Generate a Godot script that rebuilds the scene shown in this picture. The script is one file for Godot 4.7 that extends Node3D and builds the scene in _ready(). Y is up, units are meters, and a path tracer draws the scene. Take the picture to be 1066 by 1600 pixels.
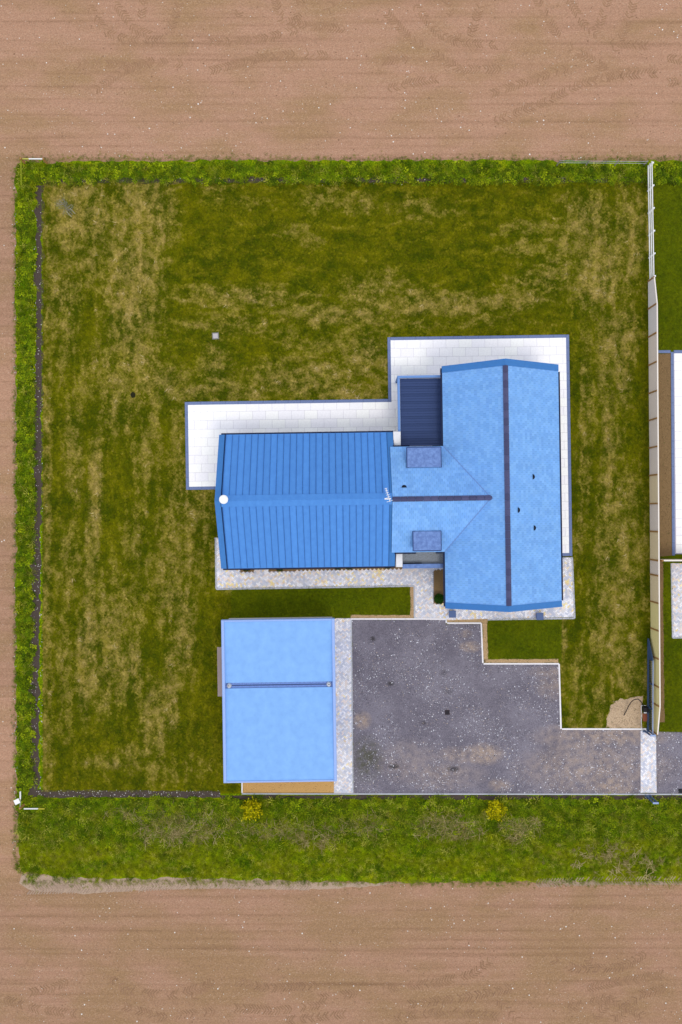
extends Node3D
# A rural house plot seen straight down from a drone 68 m up, under a bright overcast sky.
# Units are metres, x east, z south, y up. The house, patio and garage share one axis that is turned 0.85 degrees.

const TURN := 0.01484
const BRIGHT := 1.29          # how bright a white horizontal surface renders; base colours are display colours divided by it
var HOUSE := Vector2(7.136, -0.909)
var M := {}
var rng := RandomNumberGenerator.new()
var used := {}
var plan_img: Image           # ground cover colours of the green plot, 22 texels per metre
const PLAN_X0 := -23.318
const PLAN_Z0 := -25.455
const PLAN_W := 1120
const PLAN_H := 1150
var hard: Array = []          # polygons where nothing grows

# ------------------------------------------------------------------ helpers
func dc(r, g, b, k = 1.0) -> Color:
	var c := Color8(r, g, b).srgb_to_linear()
	return Color(c.r * k / BRIGHT, c.g * k / BRIGHT, c.b * k / BRIGHT)

func mat(c: Color, rough = 0.85, metal = 0.0) -> StandardMaterial3D:
	var m := StandardMaterial3D.new()
	m.albedo_color = c.linear_to_srgb()
	m.roughness = rough
	m.metallic = metal
	m.metallic_specular = 0.3
	return m

func vmat(rough = 0.9) -> StandardMaterial3D:
	var m := mat(Color(1, 1, 1), rough)
	m.vertex_color_use_as_albedo = true
	return m

func grain(m: StandardMaterial3D, freq: float, amount: float, metres: float, ramp_lo = Color(0, 0, 0, 0), sd = 1) -> StandardMaterial3D:
	# multiplies fine speckle and broad patches into the base colour
	var n := FastNoiseLite.new(); n.seed = sd; n.frequency = freq; n.fractal_octaves = 5; n.fractal_gain = 0.65
	var t := NoiseTexture2D.new(); t.width = 512; t.height = 512; t.seamless = true; t.noise = n
	var g := Gradient.new()
	g.set_color(0, Color(1 - amount, 1 - amount, 1 - amount) if ramp_lo.a == 0 else ramp_lo); g.set_color(1, Color(1, 1, 1))
	t.color_ramp = g
	m.albedo_texture = t
	# keep the mean at the given base colour
	var lo := g.get_color(0).srgb_to_linear()
	var b := m.albedo_color.srgb_to_linear()
	m.albedo_color = Color(minf(b.r * 2.0 / (1.0 + lo.r), 0.9), minf(b.g * 2.0 / (1.0 + lo.g), 0.9), minf(b.b * 2.0 / (1.0 + lo.b), 0.9)).linear_to_srgb()
	m.uv1_triplanar = true; m.uv1_world_triplanar = true
	m.uv1_scale = Vector3.ONE / metres
	return m

func numbered(called: String) -> String:
	if not used.has(called):
		used[called] = 0
		return called
	used[called] += 1
	return "%s_%03d" % [called, used[called]]

func ST() -> SurfaceTool:
	var s := SurfaceTool.new()
	s.begin(Mesh.PRIMITIVE_TRIANGLES)
	return s

func tri(s: SurfaceTool, a: Vector3, b: Vector3, c: Vector3, col = Color.WHITE):
	var n := (c - a).cross(b - a).normalized()
	for p in [a, b, c]:
		s.set_color(col); s.set_normal(n); s.add_vertex(p)

func utri(s: SurfaceTool, a: Vector3, b: Vector3, c: Vector3, n: Vector3, col = Color.WHITE):
	# a triangle that faces along n whatever the order of its corners
	if (c - a).cross(b - a).dot(n) < 0.0:
		var q := b
		b = c; c = q
	for p in [a, b, c]:
		s.set_color(col); s.set_normal(n); s.add_vertex(p)

func quad(s: SurfaceTool, a: Vector3, b: Vector3, c: Vector3, d: Vector3, col = Color.WHITE):
	tri(s, a, b, c, col); tri(s, a, c, d, col)

func hexa(s: SurfaceTool, b: Array, t: Array, col = Color.WHITE):
	# b and t: four corners each, bottom and top, in the order -x-z, +x-z, +x+z, -x+z seen from above
	quad(s, t[0], t[1], t[2], t[3], col); quad(s, b[3], b[2], b[1], b[0], col)
	for i in 4:
		var j := (i + 1) % 4
		quad(s, b[i], b[j], t[j], t[i], col)

func box(s: SurfaceTool, x0, x1, y0, y1, z0, z1, col = Color.WHITE):
	hexa(s, [Vector3(x0, y0, z0), Vector3(x1, y0, z0), Vector3(x1, y0, z1), Vector3(x0, y0, z1)],
		[Vector3(x0, y1, z0), Vector3(x1, y1, z0), Vector3(x1, y1, z1), Vector3(x0, y1, z1)], col)

func cbox(s: SurfaceTool, x0, x1, y0, y1, z0, z1, c = 0.01, col = Color.WHITE):
	# a box with its top edges chamfered
	var m0 := [Vector3(x0, y1 - c, z0), Vector3(x1, y1 - c, z0), Vector3(x1, y1 - c, z1), Vector3(x0, y1 - c, z1)]
	var t := [Vector3(x0 + c, y1, z0 + c), Vector3(x1 - c, y1, z0 + c), Vector3(x1 - c, y1, z1 - c), Vector3(x0 + c, y1, z1 - c)]
	var b := [Vector3(x0, y0, z0), Vector3(x1, y0, z0), Vector3(x1, y0, z1), Vector3(x0, y0, z1)]
	quad(s, t[0], t[1], t[2], t[3], col); quad(s, b[3], b[2], b[1], b[0], col)
	for i in 4:
		var j := (i + 1) % 4
		quad(s, b[i], b[j], m0[j], m0[i], col); quad(s, m0[i], m0[j], t[j], t[i], col)

func bar(s: SurfaceTool, a: Vector3, b: Vector3, w: float, h: float, col = Color.WHITE):
	# a rectangular bar from a to b, w wide sideways and h high
	var d := (b - a).normalized()
	var side := d.cross(Vector3.UP)
	if side.length() < 0.05:
		side = Vector3.RIGHT
	side = side.normalized() * w / 2
	var up := side.cross(d).normalized() * h / 2
	hexa(s, [a - side - up, b - side - up, b + side - up, a + side - up], [a - side + up, b - side + up, b + side + up, a + side + up], col)

func tube(s: SurfaceTool, a: Vector3, b: Vector3, ra: float, rb: float, n: int = 8, col = Color.WHITE, caps = true):
	var d := (b - a).normalized()
	var u := d.cross(Vector3.UP if abs(d.y) < 0.9 else Vector3.RIGHT).normalized()
	var v := d.cross(u)
	for i in n:
		var p: float = TAU * i / n
		var q: float = TAU * (i + 1) / n
		var e0 := u * cos(p) + v * sin(p)
		var e1 := u * cos(q) + v * sin(q)
		for t in [[a + e0 * ra, e0], [b + e0 * rb, e0], [b + e1 * rb, e1], [a + e0 * ra, e0], [b + e1 * rb, e1], [a + e1 * ra, e1]]:
			s.set_color(col); s.set_normal(t[1]); s.add_vertex(t[0])
		if caps:
			tri(s, b, b + e0 * rb, b + e1 * rb, col); tri(s, a, a + e1 * ra, a + e0 * ra, col)

func prism(s: SurfaceTool, poly: PackedVector2Array, y0: float, y1: float, col = Color.WHITE, chamfer = 0.0):
	# an upright prism over a plan polygon (x, z)
	var idx := Geometry2D.triangulate_polygon(poly)
	var top := poly
	if chamfer > 0.0:
		var r := Geometry2D.offset_polygon(poly, -chamfer, Geometry2D.JOIN_MITER)
		if r.size() == 1 and r[0].size() == poly.size():
			top = r[0]
	var it := Geometry2D.triangulate_polygon(top)
	for i in range(0, it.size(), 3):
		utri(s, xz(top[it[i]], y1), xz(top[it[i + 1]], y1), xz(top[it[i + 2]], y1), Vector3.UP, col)
	var n := poly.size()
	for i in n:
		var j := (i + 1) % n
		quad(s, Vector3(poly[i].x, y0, poly[i].y), Vector3(poly[j].x, y0, poly[j].y), Vector3(poly[j].x, y1 - chamfer, poly[j].y), Vector3(poly[i].x, y1 - chamfer, poly[i].y), col)
	if top != poly:   # bridge the chamfer ring, nearest corner to nearest corner
		for i in n:
			var j := (i + 1) % n
			var a := _near(top, poly[i]); var b := _near(top, poly[j])
			quad(s, Vector3(poly[i].x, y1 - chamfer, poly[i].y), Vector3(poly[j].x, y1 - chamfer, poly[j].y), Vector3(b.x, y1, b.y), Vector3(a.x, y1, a.y), col)

func _near(ps: PackedVector2Array, p: Vector2) -> Vector2:
	var best := ps[0]
	for q in ps:
		if q.distance_squared_to(p) < best.distance_squared_to(p):
			best = q
	return best

func obj(called: String, s: SurfaceTool, m: Material, parent: Node = self, stuff = false) -> MeshInstance3D:
	var o := MeshInstance3D.new()
	o.mesh = s.commit()
	o.material_override = m
	return put(called, o, parent, stuff)

func put(called: String, o: Node3D, parent: Node = self, stuff = false):
	o.name = numbered(called) if parent == self else called
	parent.add_child(o, true)
	if stuff:
		o.set_meta("kind", "stuff")
	return o

func tag(o: Node, label: String, category: String, group = ""):
	o.set_meta("label", label); o.set_meta("category", category)
	if group:
		o.set_meta("group", group)
	return o

func thing(called: String, label: String, category: String, at = Vector3.ZERO, turn = 0.0, group = "") -> Node3D:
	var o := Node3D.new()
	put(called, o)
	o.position = at; o.rotation.y = turn
	return tag(o, label, category, group)

func struct(o: Node, label: String, category: String):
	o.set_meta("kind", "structure")
	return tag(o, label, category)

func xz(v: Vector2, y = 0.0) -> Vector3:
	return Vector3(v.x, y, v.y)

func local_poly(poly: PackedVector2Array, root: Node3D) -> PackedVector2Array:
	var inv := root.transform.affine_inverse()
	var r := PackedVector2Array()
	for p in poly:
		var q := inv * Vector3(p.x, 0, p.y)
		r.append(Vector2(q.x, q.z))
	return r

func world_poly(poly: PackedVector2Array, root: Node3D) -> PackedVector2Array:
	var r := PackedVector2Array()
	for p in poly:
		var q: Vector3 = root.transform * Vector3(p.x, 0, p.y)
		r.append(Vector2(q.x, q.z))
	return r

func rect(x0, z0, x1, z1) -> PackedVector2Array:
	return PackedVector2Array([Vector2(x0, z0), Vector2(x1, z0), Vector2(x1, z1), Vector2(x0, z1)])

func lerpc(a: Color, b: Color, t: float) -> Color:
	return Color(a.r + (b.r - a.r) * t, a.g + (b.g - a.g) * t, a.b + (b.b - a.b) * t)

func sheet(called: String, poly: PackedVector2Array, y: float, m: Material, uv0: Vector2, uvs: Vector2, parent: Node = self) -> MeshInstance3D:
	var s := ST()
	var idx := Geometry2D.triangulate_polygon(poly)
	for i in range(0, idx.size(), 3):
		var flip := (poly[idx[i + 1]] - poly[idx[i]]).cross(poly[idx[i + 2]] - poly[idx[i]]) < 0.0
		for k in ([0, 2, 1] if flip else [0, 1, 2]):
			var p := poly[idx[i + k]]
			s.set_normal(Vector3.UP); s.set_uv((p - uv0) / uvs); s.add_vertex(Vector3(p.x, y, p.y))
	return obj(called, s, m, parent)

func img_mat(img: Image, rough = 0.95) -> StandardMaterial3D:
	img.generate_mipmaps()
	var m := mat(Color(1, 1, 1), rough)
	m.albedo_texture = ImageTexture.create_from_image(img)
	m.metallic_specular = 0.15
	return m

func px8(c: float) -> int:
	# linear value to an sRGB byte
	c = clampf(c, 0.0, 1.0)
	return int(round(255.0 * (1.055 * pow(c, 1.0 / 2.4) - 0.055 if c > 0.0031308 else 12.92 * c)))

func noise(sd: int, f: float, oct = 3) -> FastNoiseLite:
	var n := FastNoiseLite.new()
	n.seed = sd; n.frequency = f; n.fractal_octaves = oct; n.noise_type = FastNoiseLite.TYPE_SIMPLEX_SMOOTH
	return n

func scatter(called: String, mesh: Mesh, m: Material, buf: PackedFloat32Array, parent: Node = self) -> MultiMeshInstance3D:
	var mm := MultiMesh.new()
	mm.transform_format = MultiMesh.TRANSFORM_3D
	mm.use_colors = true
	mm.mesh = mesh
	mm.instance_count = buf.size() / 16
	mm.buffer = buf
	var o := MultiMeshInstance3D.new()
	o.multimesh = mm
	o.material_override = m
	put(called, o, parent)
	o.set_meta("kind", "stuff")
	return o

func push(buf: PackedFloat32Array, at: Vector3, yaw: float, sx: float, sy: float, c: Color, tilt = 0.0):
	var b := Basis(Vector3.UP, yaw)
	if tilt != 0.0:
		b = b * Basis(Vector3.RIGHT, tilt)
	b = b * Basis.from_scale(Vector3(sx, sy, sx))
	buf.append_array(PackedFloat32Array([b.x.x, b.y.x, b.z.x, at.x, b.x.y, b.y.y, b.z.y, at.y, b.x.z, b.y.z, b.z.z, at.z, c.r, c.g, c.b, 1.0]))

func tuft_mesh(blades: int, spread: float, h: float, w: float, sd: int, bend: float = 0.6) -> ArrayMesh:
	var r := RandomNumberGenerator.new(); r.seed = sd
	var s := ST()
	for i in blades:
		var a := r.randf() * TAU
		var d := Vector3(cos(a), 0, sin(a))
		var base := d * r.randf() * spread * 0.35 + Vector3(r.randf_range(-1, 1), 0, r.randf_range(-1, 1)) * spread * 0.3
		var hh := h * r.randf_range(0.6, 1.15)
		var mid := base + d * spread * 0.35 * bend + Vector3.UP * hh * 0.7
		var tip := base + d * spread * r.randf_range(0.7, 1.2) * bend + Vector3.UP * hh
		var side := Vector3(-d.z, 0, d.x) * w * r.randf_range(0.7, 1.3)
		var t := r.randf_range(0.8, 1.2)
		var c := Color(t, t, t)
		quad(s, base - side * 0.6, mid - side, mid + side, base + side * 0.6, c)
		tri(s, mid - side, tip, mid + side, c)
	return s.commit()

func swath_mesh(stems: int, length: float, width: float, sd: int) -> ArrayMesh:
	# a hank of dead stems lying roughly one way
	var r := RandomNumberGenerator.new(); r.seed = sd
	var s := ST()
	for i in stems:
		var a := r.randfn() * 0.45
		var d := Vector3(cos(a), 0, sin(a)) * length * r.randf_range(0.5, 1.2)
		var p := Vector3(r.randf_range(-0.5, 0.5) * length, r.randf_range(0.0, 0.09), r.randf_range(-0.5, 0.5) * length * 0.6)
		var side := Vector3(-d.z, 0, d.x).normalized() * width
		var t := r.randf_range(0.6, 1.2)
		var m := p + d * 0.5 + Vector3(0, r.randf_range(0.02, 0.08), 0) + side * r.randf_range(-2, 2)
		quad(s, p - side, m - side, m + side, p + side, Color(t, t, t))
		tri(s, m - side, p + d, m + side, Color(t, t, t))
	return s.commit()

func leaf_mesh(leaves: int, radius: float, h: float, size: float, sd: int) -> ArrayMesh:
	# a leafy weed: broad leaves held out at several heights on short stems
	var r := RandomNumberGenerator.new(); r.seed = sd
	var s := ST()
	for i in leaves:
		var a := r.randf() * TAU
		var d := Vector3(cos(a), 0, sin(a))
		var rr := radius * sqrt(r.randf())
		var y := h * (1.0 - 0.6 * pow(rr / radius, 2)) * r.randf_range(0.55, 1.05)
		var p := d * rr * 0.6 + Vector3.UP * y * 0.85
		var l := size * r.randf_range(0.7, 1.4)
		var o := (d + Vector3(r.randf_range(-0.5, 0.5), 0, r.randf_range(-0.5, 0.5))).normalized()
		var side := Vector3(-o.z, r.randf_range(-0.3, 0.3), o.x) * l * 0.38
		var q := p + o * l * 0.55 + Vector3.UP * l * 0.15
		var e := p + o * l * 1.1 - Vector3.UP * l * r.randf_range(0.0, 0.5)
		var t := r.randf_range(0.75, 1.25)
		var c := Color(t, t, t * 0.9)
		tri(s, p, q - side, q, c); tri(s, p, q, q + side, c)
		tri(s, q - side, e, q, c); tri(s, q, e, q + side, c)
	return s.commit()

func pebble_mesh(sd: int) -> ArrayMesh:
	var r := RandomNumberGenerator.new(); r.seed = sd
	var s := ST()
	var ring := []
	var up := []
	for i in 6:
		var a := TAU * i / 6
		ring.append(Vector3(cos(a), 0.0, sin(a)) * r.randf_range(0.75, 1.1))
		up.append(Vector3(cos(a + 0.3), 0, sin(a + 0.3)) * r.randf_range(0.4, 0.65) + Vector3.UP * r.randf_range(0.5, 0.8))
	for i in 6:
		var j := (i + 1) % 6
		quad(s, ring[i], ring[j], up[j], up[i])
		tri(s, up[i], up[j], Vector3(0, 0.75, 0))
	return s.commit()

# ------------------------------------------------------------------ scene
func _ready():
	rng.seed = 7
	view_and_light()
	materials()
	paint_plan()
	ground()
	hard_ground()
	house()
	garage()
	fences()
	gate()
	neighbour()
	small_things()
	growth()
	field_detail()

func view_and_light():
	var cam := Camera3D.new()
	cam.name = "camera"
	add_child(cam)
	cam.position = Vector3(0, 68, 0)
	cam.rotation_degrees = Vector3(-90, 0, 0)
	cam.fov = 56.274
	cam.near = 0.5
	cam.far = 600.0
	cam.current = true
	var e := Environment.new()
	e.background_mode = Environment.BG_SKY
	var sm := ProceduralSkyMaterial.new()
	sm.sky_top_color = Color(0.88, 0.90, 0.93)
	sm.sky_horizon_color = Color(0.80, 0.82, 0.85)
	sm.ground_horizon_color = Color(0.6, 0.58, 0.55)
	sm.ground_bottom_color = Color(0.4, 0.36, 0.32)
	sm.sky_curve = 0.2
	sm.sun_angle_max = 1.0
	var sky := Sky.new(); sky.sky_material = sm
	e.sky = sky
	e.tonemap_mode = Environment.TONE_MAPPER_LINEAR
	e.tonemap_exposure = 1.42
	e.sdfgi_enabled = true; e.ssao_enabled = true; e.ssil_enabled = true
	var we := WorldEnvironment.new(); we.name = "environment"; we.environment = e
	add_child(we)
	var sun := DirectionalLight3D.new()
	sun.name = "sun"
	sun.light_energy = 0.3
	sun.light_angular_distance = 20.0
	sun.light_color = Color(1.0, 0.97, 0.92)
	sun.shadow_enabled = true
	add_child(sun)
	# the brighter part of the cloud stands south-south-east, about 60 degrees up
	sun.look_at_from_position(Vector3(0.3, 1.2, 0.55), Vector3.ZERO)

func materials():
	M.slab = []
	for c in [[250, 249, 255], [248, 246, 254], [252, 250, 255], [246, 244, 252]]:
		M.slab.append(grain(mat(dc(c[0], c[1], c[2], 1.14), 0.7), 0.02, 0.05, 1.7, Color(0, 0, 0, 0), 3))
	M.border = grain(mat(dc(118, 134, 178), 0.8), 0.03, 0.25, 1.1)
	M.kerb = grain(mat(dc(236, 232, 238, 1.1), 0.85), 0.04, 0.2, 0.9)
	M.pale_kerb = grain(mat(dc(196, 198, 210), 0.85), 0.04, 0.3, 0.9)
	M.metal = []
	for k in [1.0, 0.97, 1.04, 0.99]:
		M.metal.append(grain(mat(dc(82, 146, 226, k), 0.5), 0.012, 0.14, 3.5, Color(0.86, 0.89, 0.93), 6))
	M.flash = grain(mat(dc(66, 128, 200), 0.5), 0.01, 0.08, 2.0)
	M.deck = mat(dc(36, 66, 118), 0.8)
	M.gutter = mat(dc(44, 56, 92), 0.5)
	M.ridge = [grain(mat(dc(88, 90, 128), 0.7), 0.03, 0.2, 0.7), grain(mat(dc(78, 80, 116), 0.7), 0.03, 0.2, 0.7)]
	M.lead = grain(mat(dc(112, 142, 202), 0.6), 0.012, 0.3, 2.2, Color(0.72, 0.74, 0.8), 9)
	M.lead_edge = mat(dc(52, 74, 126), 0.6)
	M.white_wall = grain(mat(dc(240, 240, 246), 0.85), 0.02, 0.06, 2.0)
	M.white_paint = mat(dc(250, 250, 252), 0.5)
	M.frame = mat(dc(112, 152, 216), 0.5)
	M.louvre = mat(dc(58, 76, 122), 0.5)
	M.louvre_alt = mat(dc(52, 70, 114), 0.5)
	M.dark = mat(dc(20, 26, 40), 0.6)
	M.glass = mat(Color(0.02, 0.03, 0.04), 0.08)
	M.garage = grain(mat(dc(134, 184, 247), 0.6), 0.012, 0.08, 5.0, Color(0.9, 0.92, 0.95), 5)
	M.garage_rim = grain(mat(dc(158, 186, 244), 0.6), 0.02, 0.1, 1.0)
	M.valley = grain(mat(dc(116, 146, 214), 0.6), 0.02, 0.25, 1.3)
	M.soil = grain(mat(dc(196, 166, 128), 0.95), 0.05, 0.5, 1.2, Color(0.55, 0.5, 0.44), 12)
	M.bed_soil = grain(mat(dc(150, 124, 90), 0.95), 0.06, 0.6, 1.0, Color(0.4, 0.36, 0.3), 13)
	M.tan_gravel = grain(mat(dc(214, 172, 112), 0.95), 0.15, 0.5, 1.1, Color(0.55, 0.48, 0.4), 14)
	M.sand = grain(mat(dc(204, 180, 154), 0.95), 0.04, 0.5, 1.6, Color(0.62, 0.55, 0.46), 15)
	M.membrane = grain(mat(dc(92, 80, 74), 0.95), 0.12, 0.6, 1.2, Color(0.3, 0.3, 0.28), 16)
	M.bedding = mat(dc(190, 186, 204), 0.95)
	M.block_bed = mat(dc(160, 158, 166), 0.95)
	M.leafy = vmat(0.7); M.leafy.metallic_specular = 0.2
	M.leafy.backlight_enabled = true; M.leafy.backlight = Color(0.3, 0.34, 0.1)
	M.vert = vmat(0.9)
	M.slate = vmat(0.7)
	M.fence_wood = []
	for c in [[214, 208, 220], [224, 206, 196], [228, 200, 164], [232, 206, 146]]:
		M.fence_wood.append(grain(mat(dc(c[0], c[1], c[2], 1.3), 0.85), 0.03, 0.2, 0.8, Color(0.8, 0.75, 0.68), 17))
	M.post_wood = grain(mat(dc(178, 134, 78), 0.85), 0.05, 0.3, 0.5)
	M.cap_wood = mat(dc(248, 238, 230), 0.8)
	M.blue_steel = mat(dc(70, 92, 128), 0.5)
	M.pale_steel = mat(dc(150, 170, 214), 0.45)
	M.black = mat(dc(28, 28, 34), 0.5)
	M.stone = vmat(0.8)
	M.bark = grain(mat(dc(150, 146, 138), 0.9), 0.05, 0.4, 0.4)

# ------------------------------------------------------------------ what grows where
func blob(list: Array, x: float, y: float) -> float:
	var v := 0.0
	for b in list:
		var dx: float = (x - b[0]) / b[2]
		if dx > 2.0 or dx < -2.0:
			continue
		var dy: float = (y - b[1]) / b[3]
		var q := dx * dx + dy * dy
		if q < 4.0:
			v = maxf(v, b[4] * (1.0 - q / 4.0))
	return v

func paint_plan():
	# dry straw patches of the lawn (plan units of 1/22 m: centre, half sizes, strength)
	var dry := [[110,305,38,22,.95],[125,345,45,42,.9],[225,330,36,60,.95],[205,430,36,95,1.0],[215,510,30,60,.9],[150,380,40,50,.7],[95,430,26,120,.7],
		[74,640,7,90,.7],[72,820,7,160,.8],[70,1000,8,180,.8],[75,1150,10,60,.6],[150,755,8,60,1.0],[143,840,9,60,.9],[115,700,12,70,.7],[140,985,9,70,1.05],[131,1045,11,60,1.05],
		[175,1000,32,75,.85],[205,1045,14,40,.85],[160,1060,20,40,.8],[268,930,22,45,.7],[285,980,16,70,.75],[265,1085,10,55,.9],[243,1120,18,45,.9],[200,590,50,60,.7],[250,600,40,24,.8],
		[290,690,22,70,.65],[300,800,34,80,.65],[280,860,34,60,.7],[185,1190,40,10,.7],[215,1175,22,10,.7],[230,690,20,60,.6],[215,860,20,80,.55],[110,880,18,60,.6],[100,1050,14,90,.6],[245,1200,60,20,.5],[180,640,30,40,.6],[340,1000,2,2,0],
		[380,463,85,14,.75],[350,505,65,12,.65],[338,590,22,45,.75],[370,612,34,12,.85],[480,590,75,22,.85],[545,618,45,18,.85],[530,490,85,14,.75],[570,555,42,34,.75],[300,612,44,12,.75],[590,470,50,34,.7],[440,520,60,10,.5],[520,540,60,10,.6],
		[510,310,40,15,.6],[565,320,22,15,.65],[455,360,22,12,.55],[485,375,16,10,.6],[395,315,30,12,.4],[340,300,24,14,.5],[660,325,44,15,.55],[830,360,44,15,.55],[810,390,28,10,.55],[640,460,64,10,.7],[680,475,95,15,.9],[780,470,64,12,.8],[850,440,44,20,.65],[640,505,50,10,.5],[760,500,60,10,.5],
		[920,360,32,45,.85],[930,420,28,50,1.0],[985,375,22,65,.85],[940,460,14,12,1.3],[880,400,28,44,.7],[970,525,22,45,.85],[915,310,40,14,.5],
		[943,560,9,90,.8],[950,700,9,150,.85],[975,590,11,44,.85],[968,700,8,50,.5],[915,650,9,120,.65],[965,890,34,120,.75],[950,970,24,80,.75],[985,1035,28,50,.75],[905,1085,18,80,.55],[935,1095,24,40,.6],[879,1000,6,60,.7],[955,800,14,80,.7],[905,800,8,80,.5],
		[385,925,26,6,.5]]
	var straw := [[290,1292,55,24,1.0],[262,1300,30,14,.9],[210,1270,50,10,.6],[440,1296,55,12,.7],[500,1310,34,14,.7],[560,1288,44,16,.7],[690,1285,44,14,.95],[712,1300,32,14,.9],[815,1288,26,9,.9],[812,1302,18,20,.8],[930,1330,70,22,.55],[985,1345,60,20,.6],[100,1320,34,22,.4],[160,1340,60,16,.35],[620,1275,40,12,.6],[360,1300,30,14,.6],[1040,1350,30,16,.5],[20,1300,10,4,.3]]
	var n_big := noise(11, 0.011, 3)
	var n_mid := noise(12, 0.045, 3)
	var n_fine := noise(13, 0.28, 2)
	var n_str := noise(14, 0.05, 3)
	var n_tint := noise(15, 0.02, 2)
	var n_warp := noise(16, 0.03, 3)
	var g0 := dc(74, 86, 0); var g1 := dc(122, 120, 2); var g2 := dc(156, 146, 30)
	var s0 := dc(156, 140, 52); var s1 := dc(194, 168, 100)
	var v0 := dc(70, 100, 2); var v1 := dc(122, 146, 4); var v2 := dc(172, 170, 22); var w0 := dc(142, 130, 64)
	var hr := RandomNumberGenerator.new(); hr.seed = 17
	var data := PackedByteArray()
	data.resize(PLAN_W * PLAN_H * 3)
	var k := 0
	for j in PLAN_H:
		var y := j + 240.0
		for i in PLAN_W:
			var x := i + 20.0
			var f := n_fine.get_noise_2d(x, y)
			var m := n_mid.get_noise_2d(x, y)
			var c: Color
			var lawn := x > 66 and y > 284 and y < 1240
			if lawn:
				var smooth_turf := (x > 360 and x < 644 and y > 912 and y < 968) or (x > 760 and y > 960 and y < 1034 and x < 878) or x > 1022
				var along := x < 262 or x > 885 or (x < 340 and y > 640)
				var wx := n_warp.get_noise_2d(x, y) * 22.0
				var wy := n_warp.get_noise_2d(x + 900.0, y) * 22.0
				var st := n_str.get_noise_2d((x + wx * 0.4) * 1.4, (y + wy) * 0.2) if along else n_str.get_noise_2d((x + wx) * 0.28, (y + wy * 0.5) * 1.4)
				var b := n_big.get_noise_2d(x, y)
				c = lerpc(g0, g1, clampf(0.5 + b * 0.5 + m * 0.55 + st * 0.25 + f * 0.35, 0, 1))
				c = lerpc(c, g2, clampf(f * 0.5 + st * 0.6 - 0.05, 0, 0.6))
				if smooth_turf:
					c = lerpc(dc(82, 98, 2), dc(110, 118, 4), clampf(0.45 + b * 0.5 + m * 0.3 + f * 0.3, 0, 1))
				else:
					var d := blob(dry, x, y) * 0.86
					d = d + st * 0.5 + m * 0.32 + b * 0.15 + f * 0.42 * minf(1.0, d + 0.45) - 0.36
					d = clampf(d * 1.3, 0, 1) * 0.78
					c = lerpc(c, lerpc(s0, s1, clampf(0.5 + m + f * 0.6, 0, 1)), d)
			else:
				var t := n_tint.get_noise_2d(x * 1.4, y * 2.0)
				c = lerpc(v0, v1, clampf(0.5 + t * 0.45 + m * 0.35 + f * 0.6, 0, 1))
				c = lerpc(c, v2, clampf(m * 0.5 + f * 0.8 - t * 0.3, 0, 0.8))
				if y > 1245:
					c = lerpc(c, dc(150, 152, 10), clampf((n_big.get_noise_2d(x, y * 2.0) + (0.35 if y > 1318 + m * 40.0 else -0.15)) * 0.7, 0, 0.6))
					var d := blob(straw, x, y)
					d = clampf((d * 0.6 + n_str.get_noise_2d(x * 0.9, y * 1.6) * 0.9 + f * 0.6 - 0.55) * 1.8, 0, 0.8)
					c = lerpc(c, w0, d)
			c = c * hr.randf_range(0.78, 1.22)
			data[k] = px8(c.r); data[k + 1] = px8(c.g); data[k + 2] = px8(c.b)
			k += 3
	plan_img = Image.create_from_data(PLAN_W, PLAN_H, false, Image.FORMAT_RGB8, data)

func plan_color(p: Vector2) -> Color:
	var i := clampi(int((p.x - PLAN_X0) * 22.0), 0, PLAN_W - 1)
	var j := clampi(int((p.y - PLAN_Z0) * 22.0), 0, PLAN_H - 1)
	return plan_img.get_pixel(i, j).srgb_to_linear()

# ------------------------------------------------------------------ ground
func ragged(pts: Array, amp: float, sd: int, step: float = 0.25) -> PackedVector2Array:
	# the closed outline through pts with its edges roughened
	var n := noise(sd, 0.9, 3)
	var r := PackedVector2Array()
	for i in pts.size():
		var a: Vector2 = pts[i]
		var b: Vector2 = pts[(i + 1) % pts.size()]
		var cnt := int(max(1, a.distance_to(b) / step))
		var o := (b - a).normalized().orthogonal()
		for k in cnt:
			var p := a.lerp(b, float(k) / cnt)
			r.append(p + o * n.get_noise_2d(p.x, p.y) * amp)
	return r

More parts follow.
